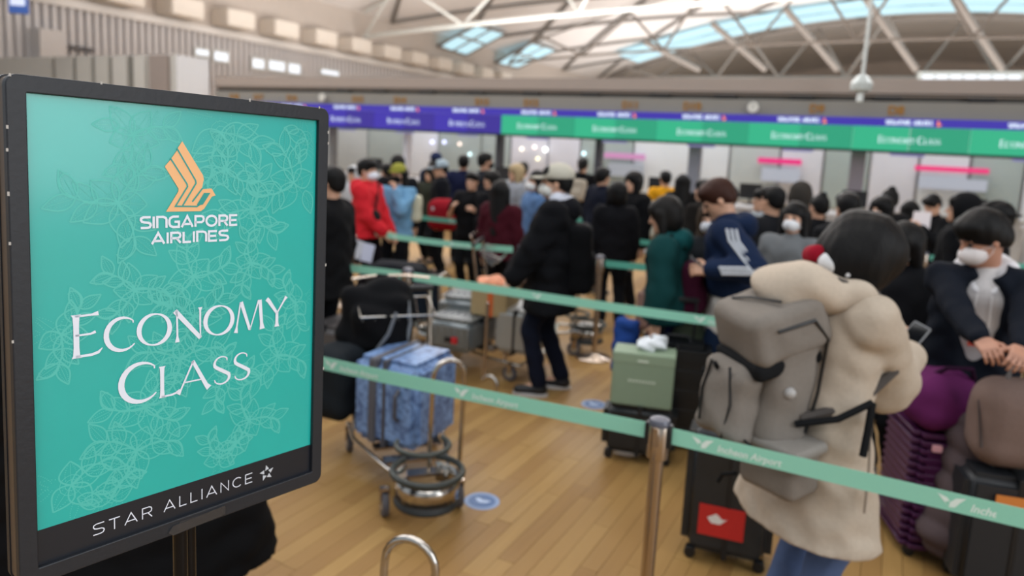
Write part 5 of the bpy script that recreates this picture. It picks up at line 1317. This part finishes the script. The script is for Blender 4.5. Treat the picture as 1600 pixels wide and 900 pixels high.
# ---- the rest of the queue: (px, py of the head top, height, turn, options)
CROWD = [
 (517, 262, 1.70, -60 + 130, 'person in black with a white mask at the edge of the big sign', dict(col='#0c0d10', mask='#dcdde0', near=1, t=.045, hem=.7)),
 (575, 250, 1.698, -105, 'young man in a bright red hoodie with white mask and black sling bag', dict(top='hoodie', col='#c4252f', legs='#0f0d12', mask='#dfe3ee', near=2, t=.045, hood=True, hem=.86, amp=.008, hands=((-.2, .22, .88), (.14, .28, .92)))),
 (622, 258, 1.64, 165, 'woman in a light denim shirt and green-yellow cap, hand at her black mask', dict(top='shirt', col='#6f9cc0', legs='#0d0f14', hair='long', hat='cap', hatcol='#8b8a3a', mask='#141416', near=2, t=.03, hem=.82, amp=.008, hands=((-.06, .2, 1.36), (.12, .24, .92)), curl=1.1)),
 (604, 256, 1.584, 40, 'dark-haired person in black behind the denim shirt', dict(col='#14151a')),
 (622, 243, 1.740, 10, 'distant person with black hair above the green-yellow cap', dict(col='#15161b')),
 (551, 262, 1.50, 170, 'person in a pale grey hood behind the red hoodie', dict(col='#b7b9be', hat='hoodup', hatcol='#bfc1c5')),
 (690, 252, 1.659, 100, 'person in a grey-blue cap and black jacket facing left above the red backpack', dict(col='#0e1016', hat='cap', hatcol='#9aa9b4', near=1, t=.05, hair='short', pitch=.2)),
 (672, 262, 1.524, 150, 'person in dark olive with brown hair left of the grey-blue cap', dict(col='#2c2f26', hair='bob', hc='dark')),
 (682, 240, 1.738, 0, 'distant person in a dark blue cap behind the grey-blue cap', dict(col='#1a2236', hat='cap', hatcol='#222b4a')),
 (725, 243, 1.737, 0, 'man in a navy jacket standing with his back turned at the counters', dict(col='#171c38', t=.045)),
 (760, 240, 1.791, -70, 'man with a black mask and charcoal shirt facing right', dict(col='#1b1e26', mask='#121214', near=1)),
 (738, 270, 1.576, 160, 'black-haired person in a black tee below the navy jacket', dict(top='shirt', col='#0f0f12', sleeves=False, hands=((-.15, .2, 1.12), (.15, .22, 1.15)))),
 (768, 268, 1.61, 60, 'dark-haired person in black just left of the long-haired woman', dict(col='#121215', hair='short', hc='dark')),
 (785, 283, 1.565, -30, 'woman with very long black hair in a maroon top', dict(col='#3c0c18', hair='long', near=1, t=.04)),
 (806, 258, 1.660, 120, 'person with a blond bob near the lit lamps', dict(col='#8e9199', hair='bob', hc='blond')),
 (818, 254, 1.689, -10, 'person with short black hair and a grey hood beside the blond bob', dict(col='#a2a5ab', hood=True)),
 (838, 268, 1.660, 110, 'woman in a denim jacket with dark hair and a round white mask', dict(col='#55729a', hair='longfront', mask='#dddcdc', near=1, t=.04)),
 (912, 247, 1.780, -20, 'tall long-haired person in black right of the white-capped man', dict(col='#0c0c0f', hair='pony')),
 (944, 263, 1.700, -50, 'person in a dark navy coat left of the counter post', dict(col='#101422', t=.05)),
 (990, 270, 1.688, 130, 'woman with a black bob and black jacket with one pale sleeve behind her', dict(col='#0a0b0e', hair='bob', near=1, t=.055)),
 (966, 286, 1.600, 0, 'dark-haired person partly hidden left of the black bob', dict(col='#0e0e12', hair='bob')),
 (1040, 268, 1.659, 10, 'person in a bright yellow sweater seen from behind', dict(col='#d99a1c', legs='#6d5a4d', t=.035, hem=.86, near=1)),
 (1067, 273, 1.640, 0, 'woman with long straight black hair beside the yellow sweater', dict(col='#111113', hair='long')),
 (1100, 282, 1.660, 40, 'dark-haired person in a dark coat above the green jacket', dict(col='#1a1715', hair='short')),
 (1112, 322, 1.563, 150, 'person in a brown fur-trimmed hood with a white mask behind the green jacket', dict(col='#1d2024', hat='hoodup', hatcol='#3b3128', mask='#d2d4dc', near=1)),
 (1134, 290, 1.660, 60, 'black-haired person behind the auburn-haired one, on the left', dict(col='#15171b')),
 (1193, 297, 1.615, 90, 'black-haired person in a grey hood right behind the auburn hair', dict(col='#8f959b', hood=True, t=.04)),
 (1208, 292, 1.700, 30, 'dark-haired person beyond the navy jacket, on its right', dict(col='#1b1c20')),
 (1252, 288, 1.685, -20, 'tall person in a grey-brown hooded coat looking at the counters', dict(col='#33302d', hat='hoodup', hatcol='#37332f', t=.05)),
 (1243, 318, 1.615, 140, 'woman in grey with black hair and a white mask behind the red scarf', dict(col='#6e7174', hair='longfront', mask='#d9dbe0', near=1)),
 (1280, 306, 1.601, 20, 'dark-haired woman in black between grey hood and short-haired man', dict(col='#121316', hair='bun')),
 (1325, 303, 1.692, 5, 'man with short black hair in black seen from behind, left of the bun', dict(col='#131417', near=1)),
 (1390, 297, 1.663, 0, 'person with a black topknot above the olive jacket', dict(col='#141416', hair='bun')),
 (1378, 310, 1.620, 120, 'woman in an olive-brown jacket with a white mask, facing left', dict(col='#5d5442', hair='bob', mask='#d3cfcc', near=1, t=.04)),
 (1422, 314, 1.509, -10, 'woman with long black hair and long black coat seen from behind', dict(col='#0b0b0d', hair='long', hem=.5, t=.05)),
 (1463, 304, 1.625, 110, 'man in black reading a white paper near the pink shop strip', dict(col='#0e0f12', pitch=.5, near=1, hands=((-.1, .3, 1.25), (.12, .28, 1.22)))),
 (1503, 307, 1.697, 60, 'person in a raised black hood right of the man with the paper', dict(col='#0f1013', hat='hoodup', hatcol='#0f1013', t=.05)),
 (1556, 318, 1.680, 40, 'person in a black wide-brimmed hat behind the man in white hood', dict(col='#0c0d10', hat='widehat', hatcol='#0b0c0e', hair='bob', near=1)),
]
PP = {}
for i, (px, py, H, rel, label, kw) in enumerate(CROWD):
    kw = dict(kw); kw.setdefault('col', '#111216')
    p = at(px, py, H - .0)
    PP[label[:24]] = person((p.x, p.y), rel, H, label, **kw)
# things they carry
Rr = [PP[k] for k in PP if k.startswith('young man in a bright re')][0]
o = wear(Rr, 'sling_bag', 'black crossbody sling bag on the red hoodie', 'bag'); u_ = Rr['up']
s = SDF(); s.ell(u_(.16, .17, 1.08), [.09, .07, .11]); s.disp = crumple(.004, 20); sbuild('pouch', s, .012, BLKF, o)
MB().tube([u_(.17, .17, 1.14), u_(.1, .17, 1.3), u_(-.08, .1, 1.46), u_(-.14, -.06, 1.4), u_(0, -.19, 1.2)], .012, 8).build('strap', BLKF, o)
o = wear(Rr, 'paper_sheets', 'white sheets of paper held low by the man in the red hoodie', 'paper')
c0 = local(Rr, atd(556, 392, 152)); 
MB().box((-.12, -.004, -.1), (.0, .004, .09), Matrix.Translation(c0) @ Matrix.Rotation(.35, 4, 'Y')).build('sheet', mat('#c6cad6', .6, 0, 'flat'), o)
MB().box((.0, -.016, -.1), (.12, -.008, .09), Matrix.Translation(c0) @ Matrix.Rotation(.2, 4, 'Y')).build('sheet', mat('#ccd2ea', .6, 0, 'flat'), o)
o.rotation_euler.z = math.radians(HEAD0)
o.location = atd(566, 392, 150); 
for ch_ in o.children: ch_.matrix_local = Matrix.Translation(-c0)
Mr = [PP[k] for k in PP if k.startswith('man in black reading')][0]
o = wear(Mr, 'paper_sheet', 'bright white sheet held by the man in black', 'paper'); o.rotation_euler.z = math.radians(HEAD0); o.location = at(1448, 345, 1.25) if False else Mr['root'].location + V(-.12, -.25, 1.28)
MB().box((-.1, -.003, -.15), (.1, .003, .15)).build('sheet', mat('#eee6ea', .6, 0, 'flat'), o)
Mb = [PP[k] for k in PP if k.startswith('woman with a black bob')][0]
pack(Mb, 'black backpack with a silver logo patch on the woman with the black bob', '#0b0c10', zc=1.15, w=.15, h=.23)
o = wear(Mb, 'cream_bag', 'cream coloured bag strap and sleeve beside the black bob jacket', 'bag')
s = SDF(); s.cap(Mb['up'](-.25, -.1, 1.36), Mb['up'](-.3, -.05, 1.0), .05, .045); sbuild('bag_side', s, .016, fab('#c9c3b4'), o)
Dm = [PP[k] for k in PP if k.startswith('woman in a light denim')][0]
o = wear(Dm, 'tote_bag', 'cream tote bag behind the shoulder of the denim shirt', 'bag')
s = SDF(); s.box(Dm['up'](-.24, -.06, 1.2), (.06, .07, .16), .04); s.disp = crumple(.006, 18); sbuild('bag_body', s, .016, fab('#c6c4ae'), o)
Dj = [PP[k] for k in PP if k.startswith('tall long-haired person')][0]
pack(Dj, 'beige backpack right of the white-capped man', '#a0978a', zc=1.2, w=.12, h=.18)
# black-clothed person whose head is hidden by the parka wearer's hair
q = atd(1398, 480, 270)
person((q.x + .02, q.y + .1), 120, 1.60, 'person in a black coat partly hidden by the parka wearer', top='coat', col='#101115', t=.05, hem=.5, hair='bob', pitch=.3, mask='#d0d0d4')
# person in a bulky black coat behind the big sign
q = atd(190, 500, 450)
person((q.x - .0, q.y), 20, 1.62, 'person in a bulky black coat standing behind the big sign', top='puffer', col='#08080a', legs='#08080a', t=.12, hem=.38, quilt=.01, hair='short', build_=1.3, near=1)
q = atd(8, 540, 330)
person((q.x - .1, q.y), -60, 1.66, 'person in black at the left edge behind the sign frame', top='coat', col='#0a0a0c', t=.06, hem=.6, near=1)
print('OBJECTS', len(bpy.data.objects))
